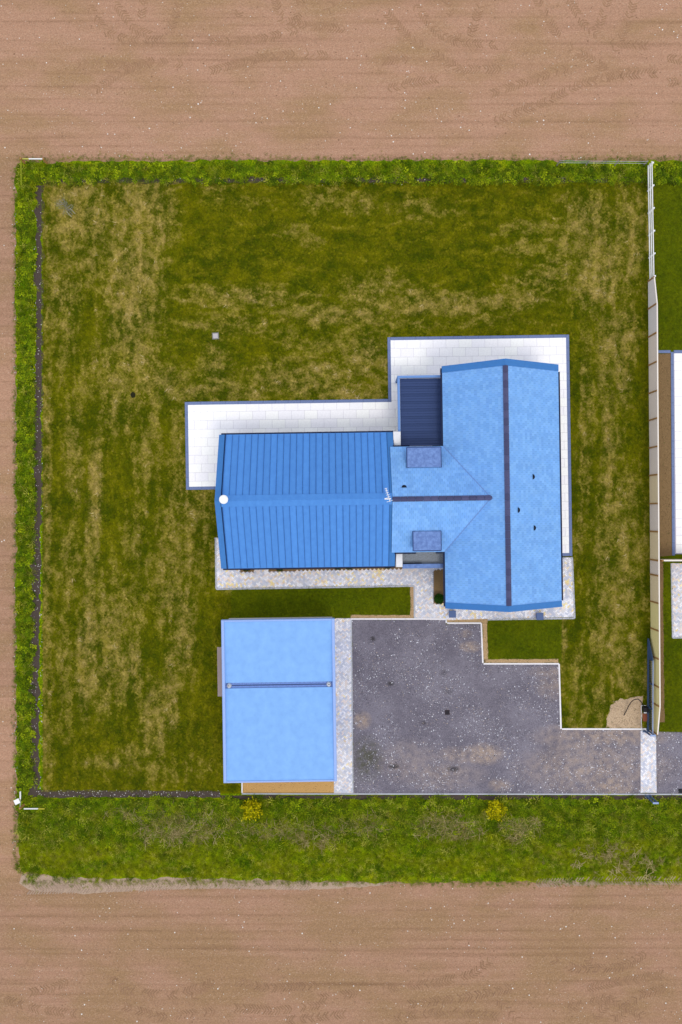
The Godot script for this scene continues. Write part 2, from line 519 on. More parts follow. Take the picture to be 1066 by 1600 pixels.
func ground():
	# the ploughed field, one sheet to the horizon
	var w := 1024
	var h := 1024
	var data := PackedByteArray(); data.resize(w * h * 3)
	var n1 := noise(21, 0.006, 3); var n2 := noise(22, 0.05, 3); var n3 := noise(23, 0.35, 2); var n4 := noise(24, 0.02, 4)
	var a := dc(180, 140, 116); var b := dc(166, 132, 100); var dk := dc(136, 104, 80); var lt := dc(196, 164, 140)
	var k := 0
	var hr := RandomNumberGenerator.new(); hr.seed = 18
	for j in h:
		var band := n4.get_noise_2d(3.0, j * 1.2)
		var band2 := n4.get_noise_2d(70.0, j * 4.0)
		for i in w:
			var x := i * 1.0
			var y := j * 0.5
			var t := n1.get_noise_2d(x, y * 2.0)
			var st := n2.get_noise_2d(x * 0.05, j * 1.0)
			var f := n3.get_noise_2d(x, y)
			var c := lerpc(a, b, clampf((0.3 if j < h / 2 else 0.6) + t * 1.1 + n2.get_noise_2d(x * 0.4, y) * 0.4, 0, 1))
			c = lerpc(c, dk, clampf(st * 0.6 + band * 0.5 + band2 * 0.4 - 0.12 + f * 0.5, 0, 0.7))
			c = lerpc(c, lt, clampf(f * 0.9 - 0.12 - st * 0.3, 0, 0.6))
			c = c * (1.0 if j < h / 2 else 0.9) * (hr.randf_range(0.78, 1.22) + (0.25 if hr.randf() < 0.012 else 0.0))
			data[k] = px8(c.r); data[k + 1] = px8(c.g); data[k + 2] = px8(c.b)
			k += 3
	var fm := img_mat(Image.create_from_data(w, h, false, Image.FORMAT_RGB8, data))
	var s := ST()
	var q := 300.0
	for t in [[-q, -q], [q, -q], [q, q], [-q, -q], [q, q], [-q, q]]:
		s.set_normal(Vector3.UP); s.set_uv(Vector2((t[0] + 25.6) / 51.2, (t[1] + 38.0) / 25.6)); s.add_vertex(Vector3(t[0], -0.03, t[1]))
	struct(obj("field", s, fm), "bare brown tilled field around the green plot", "field")
	var pm := img_mat(plan_img.duplicate())
	var p0 := Vector2(PLAN_X0, PLAN_Z0)
	var ps := Vector2(PLAN_W, PLAN_H) / 22.0
	var verge := ragged([Vector2(-22.864, -24.818), Vector2(-10.591, -24.955), Vector2(7.591, -25.000), Vector2(27.136, -24.909), Vector2(27.136, 26.364), Vector2(14.864, 26.227), Vector2(4.864, 26.364), Vector2(-1.500, 26.273), Vector2(-9.227, 26.000), Vector2(-19.227, 26.000), Vector2(-22.773, 25.545), Vector2(-23.091, 18.182), Vector2(-23.091, -4.545), Vector2(-23.136, -23.636)], 0.22, 31)
	struct(sheet("verge", verge, -0.012, pm, p0, ps), "rough green verge around the mown lawn", "verge")
	struct(sheet("lawn", ragged([Vector2(-21.227, -23.455), Vector2(27.045, -23.455), Vector2(27.045, 19.818), Vector2(-21.591, 19.818), Vector2(-21.409, -4.545)], 0.12, 32), 0.0, pm, p0, ps), "patchy olive lawn with dry straw streaks", "lawn")
	# dark weed fabric strips between the weeds and the lawn
	struct(sheet("planting_strip", ragged([Vector2(-21.682, -23.182), Vector2(-21.136, -23.182), Vector2(-21.227, -4.545), Vector2(-21.500, 19.318), Vector2(-21.636, 20.136), Vector2(-22.182, 20.136), Vector2(-21.955, 4.545), Vector2(-21.773, -9.091)], 0.3, 33, 0.15), 0.006, M.membrane, p0, ps), "dark planting strip along the west side of the lawn", "planting strip")
	struct(sheet("planting_strip", ragged([Vector2(-21.591, 19.727), Vector2(-8.545, 19.818), Vector2(-8.545, 20.273), Vector2(-21.955, 20.273)], 0.1, 34), 0.011, M.membrane, p0, ps), "dark planting strip along the south side of the lawn", "planting strip")
	struct(sheet("planting_strip", ragged([Vector2(-21.500, -23.773), Vector2(21.455, -23.773), Vector2(21.455, -23.409), Vector2(-21.500, -23.318)], 0.12, 35), 0.006, M.membrane, p0, ps), "dark planting strip along the north side of the lawn", "planting strip")
	struct(sheet("planting_strip", ragged([Vector2(-8.545, 20.136), Vector2(27.136, 20.136), Vector2(27.136, 20.455), Vector2(-8.545, 20.409)], 0.1, 36), 0.006, M.membrane, p0, ps), "dark strip of earth below the long south kerb", "planting strip")
	# pale compacted headland by the south verge
	struct(sheet("headland", ragged([Vector2(-22.682, 25.727), Vector2(-18.318, 25.909), Vector2(-9.227, 25.955), Vector2(-0.591, 26.273), Vector2(4.864, 26.364), Vector2(-1.500, 26.818), Vector2(-10.591, 26.727), Vector2(-18.318, 27.091), Vector2(-21.955, 26.909), Vector2(-22.864, 26.364)], 0.12, 37), -0.02, grain(mat(dc(184, 160, 142), 0.95), 0.05, 0.35, 2.0, Color(0.7, 0.66, 0.6), 38), p0, ps), "pale compacted strip of soil along the south verge", "headland")
	struct(sheet("headland", ragged([Vector2(13.045, 26.227), Vector2(19.409, 26.091), Vector2(27.136, 26.000), Vector2(27.136, 26.455), Vector2(16.682, 26.500)], 0.1, 39), -0.02, grain(mat(dc(178, 154, 134), 0.95), 0.05, 0.35, 2.0, Color(0.7, 0.66, 0.6), 38), p0, ps), "short pale strip of soil at the southeast verge edge", "headland")

# ------------------------------------------------------------------ hard ground
func kerb_line(parent: Node, pts: Array, width: float, y1: float, m: Material, called = "kerbstone", piece: float = 0.915):
	for i in pts.size() - 1:
		var a: Vector2 = pts[i]
		var b: Vector2 = pts[i + 1]
		var l := a.distance_to(b)
		var n := int(max(1, round(l / piece)))
		var s := ST()
		var pl := l / n - 0.008
		cbox(s, -pl / 2, pl / 2, -0.1, y1, -width / 2, width / 2, 0.012)
		var mesh := s.commit()
		for k in n:
			var o := MeshInstance3D.new()
			o.mesh = mesh; o.material_override = m
			put(called, o, parent)
			var c := a.lerp(b, (k + 0.5) / n)
			o.position = Vector3(c.x, rng.randf_range(-0.003, 0.003), c.y)
			o.rotation.y = -(b - a).angle()

func herringbone(poly: PackedVector2Array, holes: Array, y: float, ang: float, sd: int, yellow: float) -> SurfaceTool:
	# block paving laid in herringbone at 45 degrees, each block its own colour
	var r := RandomNumberGenerator.new(); r.seed = sd
	var pal := [dc(233, 233, 246), dc(215, 217, 233), dc(250, 248, 255), dc(202, 206, 226), dc(242, 228, 224), dc(226, 222, 226)]
	var yel := [dc(244, 224, 165), dc(233, 209, 176), dc(253, 237, 193)]
	var n := noise(sd, 0.35, 3)
	var u := 0.102
	var s := ST()
	var rot := Transform2D(ang + PI / 4, Vector2.ZERO)
	var inv := rot.affine_inverse()
	var lo := Vector2(1e9, 1e9); var hi := -lo
	for p in poly:
		var q := inv * p / u
		lo = lo.min(q); hi = hi.max(q)
	for a in range(int(lo.x) - 2, int(hi.x) + 2):
		for b in range(int(lo.y) - 2, int(hi.y) + 2):
			var k := posmod(a - b, 4)
			if k == 1 or k == 2:
				continue
			var g := 0.035
			var c := rect(a + g, b + g, a + 2 - g, b + 1 - g) if k == 0 else rect(a + g, b + g, a + 1 - g, b + 2 - g)
			var w := PackedVector2Array()
			var mid := Vector2.ZERO
			for p in c:
				w.append(rot * (p * u)); mid += w[w.size() - 1] / 4
			var skip := false
			for hl in holes:
				if Geometry2D.is_point_in_polygon(mid, hl):
					skip = true
			if skip:
				continue
			var col: Color = pal[r.randi() % pal.size()]
			var wear := n.get_noise_2d(mid.x, mid.y)
			if r.randf() < yellow * (0.12 + wear * 0.7):
				col = yel[r.randi() % 3]
			col = lerpc(col * 1.08, col * 0.92, clampf(0.3 - wear, 0, 1))
			for q in Geometry2D.intersect_polygons(w, poly):
				if q.size() >= 3:
					prism(s, q, y - 0.02, y + r.randf_range(-0.002, 0.002), col)
	return s

func paving(called: String, label: String, poly: PackedVector2Array, holes: Array, sd: int, ang = -TURN, yellow = 0.6) -> Node3D:
	var b := sheet(called, poly, 0.012, M.block_bed, Vector2.ZERO, Vector2.ONE)
	struct(b, label, "paving")
	obj("paving_blocks", herringbone(poly, holes, 0.03, ang, sd, yellow), M.vert, b, true)
	hard.append(poly)
	return b

func hard_ground():
	var p0 := Vector2.ZERO
	# --- the white slab patio
	var patio := Node3D.new()
	put("patio", patio)
	patio.position = xz(HOUSE); patio.rotation.y = TURN
	struct(patio, "white slab patio wrapped round the north side of the house", "patio")
	var inner := PackedVector2Array([Vector2(-17.9, -6.95), Vector2(-3.45, -6.95), Vector2(-3.45, -11.33), Vector2(9.0, -11.33), Vector2(9.0, 3.95), Vector2(5.6, 3.95), Vector2(5.6, -6.5), Vector2(-0.6, -6.5), Vector2(-0.6, -3.2), Vector2(-13.4, -3.2), Vector2(-13.4, -1.15), Vector2(-17.9, -1.15)])
	var outer := PackedVector2Array([Vector2(-18.12, -7.17), Vector2(-3.67, -7.17), Vector2(-3.67, -11.55), Vector2(9.22, -11.55), Vector2(9.22, 4.17), Vector2(5.6, 4.17), Vector2(5.6, -3.2), Vector2(-13.4, -3.2), Vector2(-13.4, -0.93), Vector2(-18.12, -0.93)])
	hard.append(world_poly(outer, patio))
	sheet("bedding", inner, 0.035, M.bedding, p0, Vector2.ONE, patio)
	var sl := 0.92; var sw := 0.6135
	var full := ST()
	cbox(full, -sl / 2 + 0.006, sl / 2 - 0.006, 0.02, 0.05, -sw / 2 + 0.006, sw / 2 - 0.006, 0.005)
	var fullm := full.commit()
	for j in range(-20, 8):
		for i in range(-21, 11):
			var cx := i * sl + (0.46 if posmod(j, 2) == 1 else 0.0) + 0.02
			var cz := j * sw + 0.0
			var body := rect(cx - sl / 2 + 0.006, cz - sw / 2 + 0.006, cx + sl / 2 - 0.006, cz + sw / 2 - 0.006)
			for q in Geometry2D.intersect_polygons(body, inner):
				var ar := 0.0
				for t in q.size():
					ar += q[t].cross(q[(t + 1) % q.size()]) / 2
				if abs(ar) < 0.01:
					continue
				var o := MeshInstance3D.new()
				if abs(ar) > 0.545:
					o.mesh = fullm
					o.position = Vector3(cx, rng.randf_range(-0.002, 0.002), cz)
				else:
					var s := ST(); prism(s, q, 0.02, 0.05)
					o.mesh = s.commit()
				o.material_override = M.slab[rng.randi() % 4]
				put("paving_slab", o, patio)
	var bo := [Vector2(-13.4, -1.04), Vector2(-18.01, -1.04), Vector2(-18.01, -7.06), Vector2(-3.56, -7.06), Vector2(-3.56, -11.44), Vector2(9.11, -11.44), Vector2(9.11, 4.06), Vector2(5.6, 4.06)]
	var ext := bo   # butt the runs: odd runs keep their ends, even ones stop short
	for i in bo.size() - 1:
		var a: Vector2 = ext[i]; var b: Vector2 = ext[i + 1]
		var d := (b - a).normalized()
		if i % 2 == 1:
			a -= d * 0.11; b += d * 0.11
		else:
			if i > 0: a += d * 0.114
			if i < bo.size() - 2: b -= d * 0.114
		kerb_line(patio, [a, b], 0.22, 0.058, M.border, "edging_stone")
	# --- block paving
	var bed1 := PackedVector2Array([Vector2(6.591, 4.091), Vector2(7.409, 4.091), Vector2(7.455, 6.545), Vector2(6.591, 6.545)])
	var bed2 := PackedVector2Array([Vector2(-7.136, 3.591), Vector2(-6.136, 3.591), Vector2(-6.136, 4.250), Vector2(-7.136, 4.273)])
	var bed3 := PackedVector2Array([Vector2(-5.136, 3.545), Vector2(4.409, 3.409), Vector2(4.409, 4.068), Vector2(-5.136, 4.227)])
	var front := PackedVector2Array([Vector2(-8.864, 1.818), Vector2(-8.227, 1.818), Vector2(-8.227, 3.455), Vector2(7.591, 3.091), Vector2(16.364, 3.227), Vector2(16.545, 7.455), Vector2(10.182, 7.591), Vector2(7.455, 7.682), Vector2(5.273, 7.636), Vector2(5.182, 5.182), Vector2(-8.818, 5.409)])
	var fp := paving("block_path", "pale herringbone block path along the south of the house", front, [bed1, bed2, bed3], 41)
	kerb_line(fp, [Vector2(-8.909, 1.818), Vector2(-8.864, 5.477), Vector2(5.205, 5.250), Vector2(5.227, 7.591)], 0.12, 0.035, M.pale_kerb)
	kerb_line(fp, [Vector2(16.409, 3.182), Vector2(16.591, 7.545), Vector2(10.409, 7.636)], 0.12, 0.035, M.pale_kerb)
	var bd := [[bed1, "square planting bed of brown bark beside the barn wall"], [bed2, "short planting bed under the metal roof eave"], [bed3, "long narrow planting bed under the metal roof eave"]]
	for b in bd:
		struct(sheet("planting_bed", b[0], 0.024, M.bed_soil, p0, Vector2.ONE), b[1], "planting bed")
	var apron := PackedVector2Array([Vector2(-0.318, 7.545), Vector2(0.727, 7.545), Vector2(0.818, 19.955), Vector2(-0.500, 19.955), Vector2(-0.500, 19.000), Vector2(-1.500, 19.000), Vector2(-1.500, 7.955)])
	var ap := paving("garage_apron", "pale herringbone block strip between the garage and the drive", apron, [PackedVector2Array([Vector2(-1.955, 8.000), Vector2(-0.591, 8.000), Vector2(-0.682, 18.909), Vector2(-1.955, 18.909)])], 42, -TURN, 0.1)
	kerb_line(ap, [Vector2(0.727, 7.636), Vector2(0.841, 19.955)], 0.1, 0.036, M.pale_kerb)
	var strip := PackedVector2Array([Vector2(21.273, 15.500), Vector2(22.364, 15.500), Vector2(22.409, 19.932), Vector2(21.273, 19.932)])
	var gs := paving("gate_strip", "pale herringbone block strip across the drive at the gate", strip, [], 43, -TURN, 0.1)
	# --- the gravel drive
	var dp := PackedVector2Array([Vector2(0.773, 7.636), Vector2(7.477, 7.636), Vector2(7.477, 7.932), Vector2(9.977, 7.932), Vector2(10.114, 10.795), Vector2(15.455, 10.795), Vector2(15.591, 15.432), Vector2(21.273, 15.432), Vector2(21.273, 19.977), Vector2(0.864, 19.977)])
	var d := drive_sheet("driveway", "grey gravel driveway between the garage and the gate", dp)
	kerb_line(d, [Vector2(0.682, 7.591), Vector2(7.455, 7.591)], 0.11, 0.06, M.kerb)
	kerb_line(d, [Vector2(7.468, 7.682), Vector2(7.477, 7.886)], 0.11, 0.06, M.kerb)
	kerb_line(d, [Vector2(7.536, 7.886), Vector2(9.955, 7.886), Vector2(10.068, 10.727)], 0.11, 0.06, M.kerb)
	kerb_line(d, [Vector2(10.114, 10.773), Vector2(15.477, 10.773), Vector2(15.614, 15.409)], 0.11, 0.06, M.kerb)
	kerb_line(d, [Vector2(15.682, 15.409), Vector2(21.682, 15.409)], 0.11, 0.06, M.kerb)
	kerb_line(d, [Vector2(-7.045, 20.000), Vector2(27.136, 20.045)], 0.09, 0.07, M.pale_kerb)
	kerb_line(d, [Vector2(-7.023, 19.182), Vector2(-7.023, 19.932)], 0.1, 0.06, M.kerb)
	var np := PackedVector2Array([Vector2(22.373, 15.591), Vector2(27.136, 15.727), Vector2(27.136, 19.977), Vector2(22.418, 19.977)])
	drive_sheet("driveway", "grey gravel driveway beyond the gate on the neighbour side", np)
	# --- soil margins and small beds
	var margins := [
		[[Vector2(0.682, 7.318), Vector2(4.909, 7.318), Vector2(4.909, 7.568), Vector2(0.682, 7.568)], "narrow soil margin north of the drive beside the dark turf"],
		[[Vector2(4.909, 5.205), Vector2(5.182, 5.205), Vector2(5.227, 7.568), Vector2(4.932, 7.568)], "narrow soil margin at the east end of the dark turf"],
		[[Vector2(7.500, 7.591), Vector2(10.409, 7.591), Vector2(10.409, 7.864), Vector2(7.500, 7.864)], "narrow soil margin under the barn gable beside the drive"],
		[[Vector2(10.023, 7.886), Vector2(10.364, 7.886), Vector2(10.455, 10.455), Vector2(10.136, 10.727)], "narrow soil margin west of the small bright turf"],
		[[Vector2(10.136, 10.455), Vector2(15.409, 10.432), Vector2(15.455, 10.727), Vector2(10.136, 10.727)], "narrow soil margin south of the small bright turf"]]
	for m in margins:
		var poly := ragged(m[0], 0.05, 44)
		struct(sheet("soil_margin", poly, 0.016, M.soil, p0, Vector2.ONE), m[1], "soil")
		hard.append(poly)
	var tg := PackedVector2Array([Vector2(-7.000, 19.000), Vector2(-0.500, 18.909), Vector2(-0.500, 19.932), Vector2(-7.000, 19.932)])
	struct(sheet("gravel_strip", tg, 0.02, M.tan_gravel, p0, Vector2.ONE), "tan gravel strip along the south wall of the garage", "gravel strip")
	hard.append(tg)
	var pad := PackedVector2Array([Vector2(-8.795, 9.591), Vector2(-7.773, 9.591), Vector2(-7.727, 13.091), Vector2(-8.750, 13.091)])
	var pd := ST()
	prism(pd, pad, -0.02, 0.05)
	struct(obj("door_pad", pd, grain(mat(dc(178, 160, 158), 0.9), 0.05, 0.3, 0.8)), "narrow pinkish concrete pad at the west side of the garage", "pad")
	hard.append(pad)

func drive_sheet(called: String, label: String, poly: PackedVector2Array) -> Node3D:
	var w := 640; var h := 384
	var data := PackedByteArray(); data.resize(w * h * 3)
	var n1 := noise(51, 0.012, 3); var n2 := noise(52, 0.07, 3); var n3 := noise(53, 0.45, 2)
	var a := dc(112, 107, 120); var b := dc(134, 129, 142); var tan_ := dc(176, 156, 142); var dk := dc(84, 80, 84); var gr := dc(84, 84, 66)
	var tans := [[566,1125,8,8,.9],[735,1010,10,5,.9],[728,990,5,4,.6],[755,1178,18,10,.9],[715,1180,20,8,.5],[960,1150,50,10,.7],[960,1230,20,14,.8],[905,1165,30,14,.5],[865,1070,16,14,.45],[780,1226,10,6,.6],[930,1200,70,24,.55],[860,1050,20,6,.4],[900,1150,40,12,.5],[640,1190,30,20,.3],[690,1210,40,14,.35]]
	var dks := [[582,998,3,3,1.],[610,1068,4,3,.9],[700,1080,6,4,.6],[662,1129,3,2,.8],[615,1197,6,2.5,1.],[708,1201,6,3,1.],[693,1051,5,4,.6]]
	var hr := RandomNumberGenerator.new(); hr.seed = 19
	var k := 0
	for j in h:
		for i in w:
			var x := 540.0 + i; var y := 960.0 + j * 0.75
			var m := n2.get_noise_2d(x, y); var f := n3.get_noise_2d(x, y)
			var c := lerpc(a, b, clampf(0.45 + n1.get_noise_2d(x, y) * 0.9 + m * 0.4 + f * 0.9, 0, 1))
			c = lerpc(c, dk, clampf(-f * 0.9 - 0.15 - m * 0.2, 0, 0.7))
			c = lerpc(c, tan_, clampf(blob(tans, x, y) * (0.75 + m * 0.9 + f * 0.4), 0, 0.85))
			c = lerpc(c, dk * 0.6, clampf(blob(dks, x, y) * 1.2 + m * 0.3 - 0.25, 0, 1))
			var mossy: float = clampf(1.2 - Vector2((x - 572) / 26, (y - 1185) / 36).length(), 0, 1)
			c = lerpc(c, gr, clampf(mossy * (0.7 + m), 0, 0.8))
			c = c * hr.randf_range(0.84, 1.16)
			data[k] = px8(c.r); data[k + 1] = px8(c.g); data[k + 2] = px8(c.b)
			k += 3
	var o := sheet(called, poly, 0.02, img_mat(Image.create_from_data(w, h, false, Image.FORMAT_RGB8, data)), Vector2(0.318, 7.273), Vector2(640, 288) / 22.0)
	struct(o, label, "driveway")
	hard.append(poly)
	# loose stones, thicker in some places
	var buf := PackedFloat32Array()
	var r := RandomNumberGenerator.new(); r.seed = 55 + poly.size()
	var lo := Vector2(1e9, 1e9); var hi := -lo
	for p in poly:
		lo = lo.min(p); hi = hi.max(p)
	var tones := [dc(240, 240, 250), dc(205, 205, 218), dc(170, 168, 182), dc(150, 146, 160), dc(96, 92, 104), dc(76, 74, 86), dc(190, 172, 160)]
	var area := (hi.x - lo.x) * (hi.y - lo.y)
	for i in int(area * 230):
		var p := Vector2(r.randf_range(lo.x, hi.x), r.randf_range(lo.y, hi.y))
		var d := n1.get_noise_2d(p.x * 22, p.y * 22) + n2.get_noise_2d(p.x * 8, p.y * 8) * 0.8
		if r.randf() > 0.5 + d * 0.8 or not Geometry2D.is_point_in_polygon(p, poly):
			continue
		var big := pow(r.randf(), 9.0)
		var t: Color = tones[0 if r.randf() < 0.05 + 0.25 * big else r.randi_range(1, 6)]
		push(buf, Vector3(p.x, 0.018, p.y), r.randf() * TAU, 0.011 + 0.03 * big + r.randf() * 0.01, 0.01 + big * 0.02, t)
	tag(scatter("gravel", pebble_mesh(3), M.stone, buf), "loose pale and dark gravel on " + ("the driveway" if poly.size() > 5 else "the drive beyond the gate"), "gravel")
	return o

# ------------------------------------------------------------------ house
func slate_slope(s: SurfaceTool, poly: Array, org: Vector3, u: Vector3, v: Vector3, holes: Array, tones: Array, sd: int):
	# slates on a roof plane: u runs along the eave, v up the slope; every slate overlaps the one below
	var r := RandomNumberGenerator.new(); r.seed = sd
	var nrm := v.cross(u).normalized()
	if nrm.y < 0: nrm = -nrm
	var p2 := PackedVector2Array()
	var lo := Vector2(1e9, 1e9); var hi := -lo
	for p in poly:
		var q := Vector2((p - org).dot(u), (p - org).dot(v))
		p2.append(q); lo = lo.min(q); hi = hi.max(q)
	var h2 := []
	for hl in holes:
		var hp := PackedVector2Array()
		for p in hl: hp.append(Vector2((p - org).dot(u), (p - org).dot(v)))
		h2.append(hp)
	var ex := 0.22; var wd := 0.28
	var nz := noise(sd, 0.5, 3)
	var row := 0
	var b := lo.y
	while b < hi.y:
		var a := lo.x - (wd * 0.5 if row % 2 == 1 else 0.0)
		while a < hi.x:
			var cell := rect(a + 0.003, b, a + wd - 0.003, b + ex)
			var parts := Geometry2D.intersect_polygons(cell, p2)
			for hp in h2:
				var np := []
				for q in parts: np.append_array(Geometry2D.clip_polygons(q, hp))
				parts.assign(np)
			var g := 1.03 + r.randf_range(-0.03, 0.03) + nz.get_noise_2d(a * 2.2, b * 0.5) * 0.09
			var c: Color = tones[r.randi() % tones.size()] * g
			for q in parts:
				if q.size() < 3: continue
				var idx := Geometry2D.triangulate_polygon(q)
				var w := []
				for p in q:
					w.append(org + u * p.x + v * p.y + nrm * (0.006 + 0.014 * (1.0 - (p.y - b) / ex)))
				for i in range(0, idx.size(), 3):
					utri(s, w[idx[i]], w[idx[i + 1]], w[idx[i + 2]], nrm, c)
				for i in q.size():
					var j := (i + 1) % q.size()
					if absf(q[i].y - b) < 0.01 and absf(q[j].y - b) < 0.01:
						quad(s, w[i], w[j], w[j] - nrm * 0.02, w[i] - nrm * 0.02, c * 0.9)
			a += wd
		b += ex
		row += 1

func slab3(s: SurfaceTool, pts: Array, th: float):
	# a sloping slab: its top outline (any direction) and the same lowered by th
	var poly := PackedVector2Array()
	for p in pts: poly.append(Vector2(p.x, p.z))
	var idx := Geometry2D.triangulate_polygon(poly)
	for i in range(0, idx.size(), 3):
		tri(s, pts[idx[i]], pts[idx[i + 2]], pts[idx[i + 1]])
		tri(s, pts[idx[i]] - Vector3(0, th, 0), pts[idx[i + 1]] - Vector3(0, th, 0), pts[idx[i + 2]] - Vector3(0, th, 0))
	for i in pts.size():
		var j := (i + 1) % pts.size()
		quad(s, pts[i], pts[j], pts[j] - Vector3(0, th, 0), pts[i] - Vector3(0, th, 0))

func window(parent: Node, c: Vector3, face: Vector3, w: float, h: float, door = false):
	# a framed opening set on a wall; face points out of the wall
	var along := face.cross(Vector3.UP)
	var f := ST()
	var o := c + face * 0.02
	for sgn in [-1, 1]:
		bar(f, o + along * sgn * w / 2 - Vector3.UP * h / 2, o + along * sgn * w / 2 + Vector3.UP * h / 2, 0.07, 0.08)
		bar(f, o - along * (w / 2 - 0.04) + Vector3.UP * sgn * (h / 2 - 0.035), o + along * (w / 2 - 0.04) + Vector3.UP * sgn * (h / 2 - 0.035), 0.075, 0.07)
	var fr := obj("door" if door else "window", f, M.gutter, parent)
	var g := ST()
	var a := along * (w / 2 - 0.03); var b := Vector3.UP * (h / 2 - 0.06); var q := c + face * 0.012
	quad(g, q - a - b, q + a - b, q + a + b, q - a + b)
	obj("pane", g, M.glass, fr)
	if not door:
		var sl := ST()
		bar(sl, c - along * (w / 2 + 0.05) - Vector3.UP * (h / 2 + 0.06) + face * 0.06, c + along * (w / 2 + 0.05) - Vector3.UP * (h / 2 + 0.06) + face * 0.06, 0.12, 0.05)
		obj("sill", sl, M.pale_kerb, fr)

func gable_wall(s: SurfaceTool, a: Vector3, b: Vector3, eave: float, ridge: float, off: float):
	# an upright wall from a to b with a gable peak at fraction off
	var m := a.lerp(b, off)
	var pa := Vector3(a.x, eave, a.z); var pb := Vector3(b.x, eave, b.z); var pm := Vector3(m.x, ridge, m.z)
	quad(s, a, b, pb, pa); tri(s, pa, pb, pm)

func house():
	var h := thing("house", "large house with blue slate and blue standing seam roofs", "house", xz(HOUSE), TURN)
	hard.append(world_poly(rect(-15.2, -4.4, 7.5, 4.6), h))
	hard.append(world_poly(rect(-0.2, -8.7, 7.5, 7.2), h))
	# main dimensions
	var bx0 := -0.18; var bx1 := 7.62; var bxr := 3.58; var bz0 := -8.9; var bz1 := 7.39; var be := 3.45; var br := 6.35
	var lx0 := -3.78; var lz0 := -3.53; var lz1 := 3.58; var le := 3.45; var lr := 5.6327; var lax := 2.65; var lzr := 0.02
	var sx0 := -15.36; var sx1 := -3.5; var sz0 := -4.57; var sz1 := 4.53; var se := 2.70; var sr := 5.56; var szr := -0.02
	# --- walls
	var w := ST()
	var i_ := 0.35
	gable_wall(w, Vector3(bx1 - i_, 0, bz0 + i_), Vector3(bx0 + i_, 0, bz0 + i_), be, br - 0.25, 0.52)
	gable_wall(w, Vector3(bx0 + i_, 0, bz1 - i_), Vector3(bx1 - i_, 0, bz1 - i_), be, br - 0.25, 0.48)
	quad(w, Vector3(bx1 - i_, 0, bz1 - i_), Vector3(bx1 - i_, 0, bz0 + i_), Vector3(bx1 - i_, be, bz0 + i_), Vector3(bx1 - i_, be, bz1 - i_))
	quad(w, Vector3(bx0 + i_, 0, bz0 + i_), Vector3(bx0 + i_, 0, bz1 - i_), Vector3(bx0 + i_, be, bz1 - i_), Vector3(bx0 + i_, be, bz0 + i_))
	obj("barn_wall", w, M.white_wall, h)
	w = ST()
	quad(w, Vector3(lx0, 0, lz0 + i_), Vector3(bx0 + i_, 0, lz0 + i_), Vector3(bx0 + i_, le, lz0 + i_), Vector3(lx0, le, lz0 + i_))
	obj("link_wall", w, M.white_wall, h)
	w = ST()
	quad(w, Vector3(bx0 + i_, 0, lz1 - i_), Vector3(lx0, 0, lz1 - i_), Vector3(lx0, le, lz1 - i_), Vector3(bx0 + i_, le, lz1 - i_))
	obj("link_wall", w, M.white_wall, h)
	w = ST()
	gable_wall(w, Vector3(sx0 + i_, 0, sz1 - i_), Vector3(sx0 + i_, 0, sz0 + i_), se + 0.1, sr - 0.2, 0.5)
	gable_wall(w, Vector3(sx1 - 0.1, 0, sz0 + i_), Vector3(sx1 - 0.1, 0, sz1 - i_), se + 0.1, sr - 0.2, 0.5)
	quad(w, Vector3(sx0 + i_, 0, sz0 + i_), Vector3(sx1 - 0.1, 0, sz0 + i_), Vector3(sx1 - 0.1, se + 0.1, sz0 + i_), Vector3(sx0 + i_, se + 0.1, sz0 + i_))
	quad(w, Vector3(sx1 - 0.1, 0, sz1 - i_), Vector3(sx0 + i_, 0, sz1 - i_), Vector3(sx0 + i_, se + 0.1, sz1 - i_), Vector3(sx1 - 0.1, se + 0.1, sz1 - i_))
	obj("wing_wall", w, M.white_wall, h)
	for x in [-13.5, -10.8, -8.0, -5.4]:
		window(h, Vector3(x, 1.35, sz1 - i_), Vector3(0, 0, 1), 1.2, 1.2)
		window(h, Vector3(x, 1.2, sz0 + i_), Vector3(0, 0, -1), 1.6, 2.1, true)
	window(h, Vector3(3.6, 1.3, bz1 - i_), Vector3(0, 0, 1), 1.6, 2.2, true)
	for x in [1.6, 5.6]:
		window(h, Vector3(x, 1.4, bz1 - i_), Vector3(0, 0, 1), 1.1, 1.3)
		window(h, Vector3(x, 1.3, bz0 + i_), Vector3(0, 0, -1), 1.6, 2.2, true)
	for z in [-6.0, -2.0, 2.0, 5.2]:
		window(h, Vector3(bx1 - i_, 1.4, z), Vector3(1, 0, 0), 1.2, 1.2)
	# --- slate roof over barn and link
	var tones := [dc(128, 181, 246), dc(124, 178, 244), dc(132, 185, 248), dc(121, 174, 241)]
	var apex := Vector3(lax, lr, lzr)
	var vN := Vector3(bx0, be, lz0); var vS := Vector3(bx0, be, lz1)
	var d := ST()
	slab3(d, [Vector3(bx0, be, bz0), vN, apex, vS, Vector3(bx0, be, bz1), Vector3(bxr, br, bz1), Vector3(bxr, br, bz0)], 0.16)
	slab3(d, [Vector3(bxr, br, bz0), Vector3(bxr, br, bz1), Vector3(bx1, be, bz1), Vector3(bx1, be, bz0)], 0.16)
	slab3(d, [Vector3(lx0, le, lz0), Vector3(bx0, le, lz0), apex, Vector3(lx0, lr, lzr)], 0.14)
	slab3(d, [Vector3(lx0, lr, lzr), apex, Vector3(bx0, le, lz1), Vector3(lx0, le, lz1)], 0.14)
	var sroof := obj("slate_roof", d, M.deck, h)
	var dnx0 := -2.75; var dnx1 := -0.42; var dnz0 := -3.42; var dnz1 := -2.07
	var dsx0 := -2.42; var dsx1 := -0.5; var dsz0 := 2.15; var dsz1 := 3.46
	var sl := ST()
	var up := Vector3(bxr - bx0, br - be, 0).normalized()
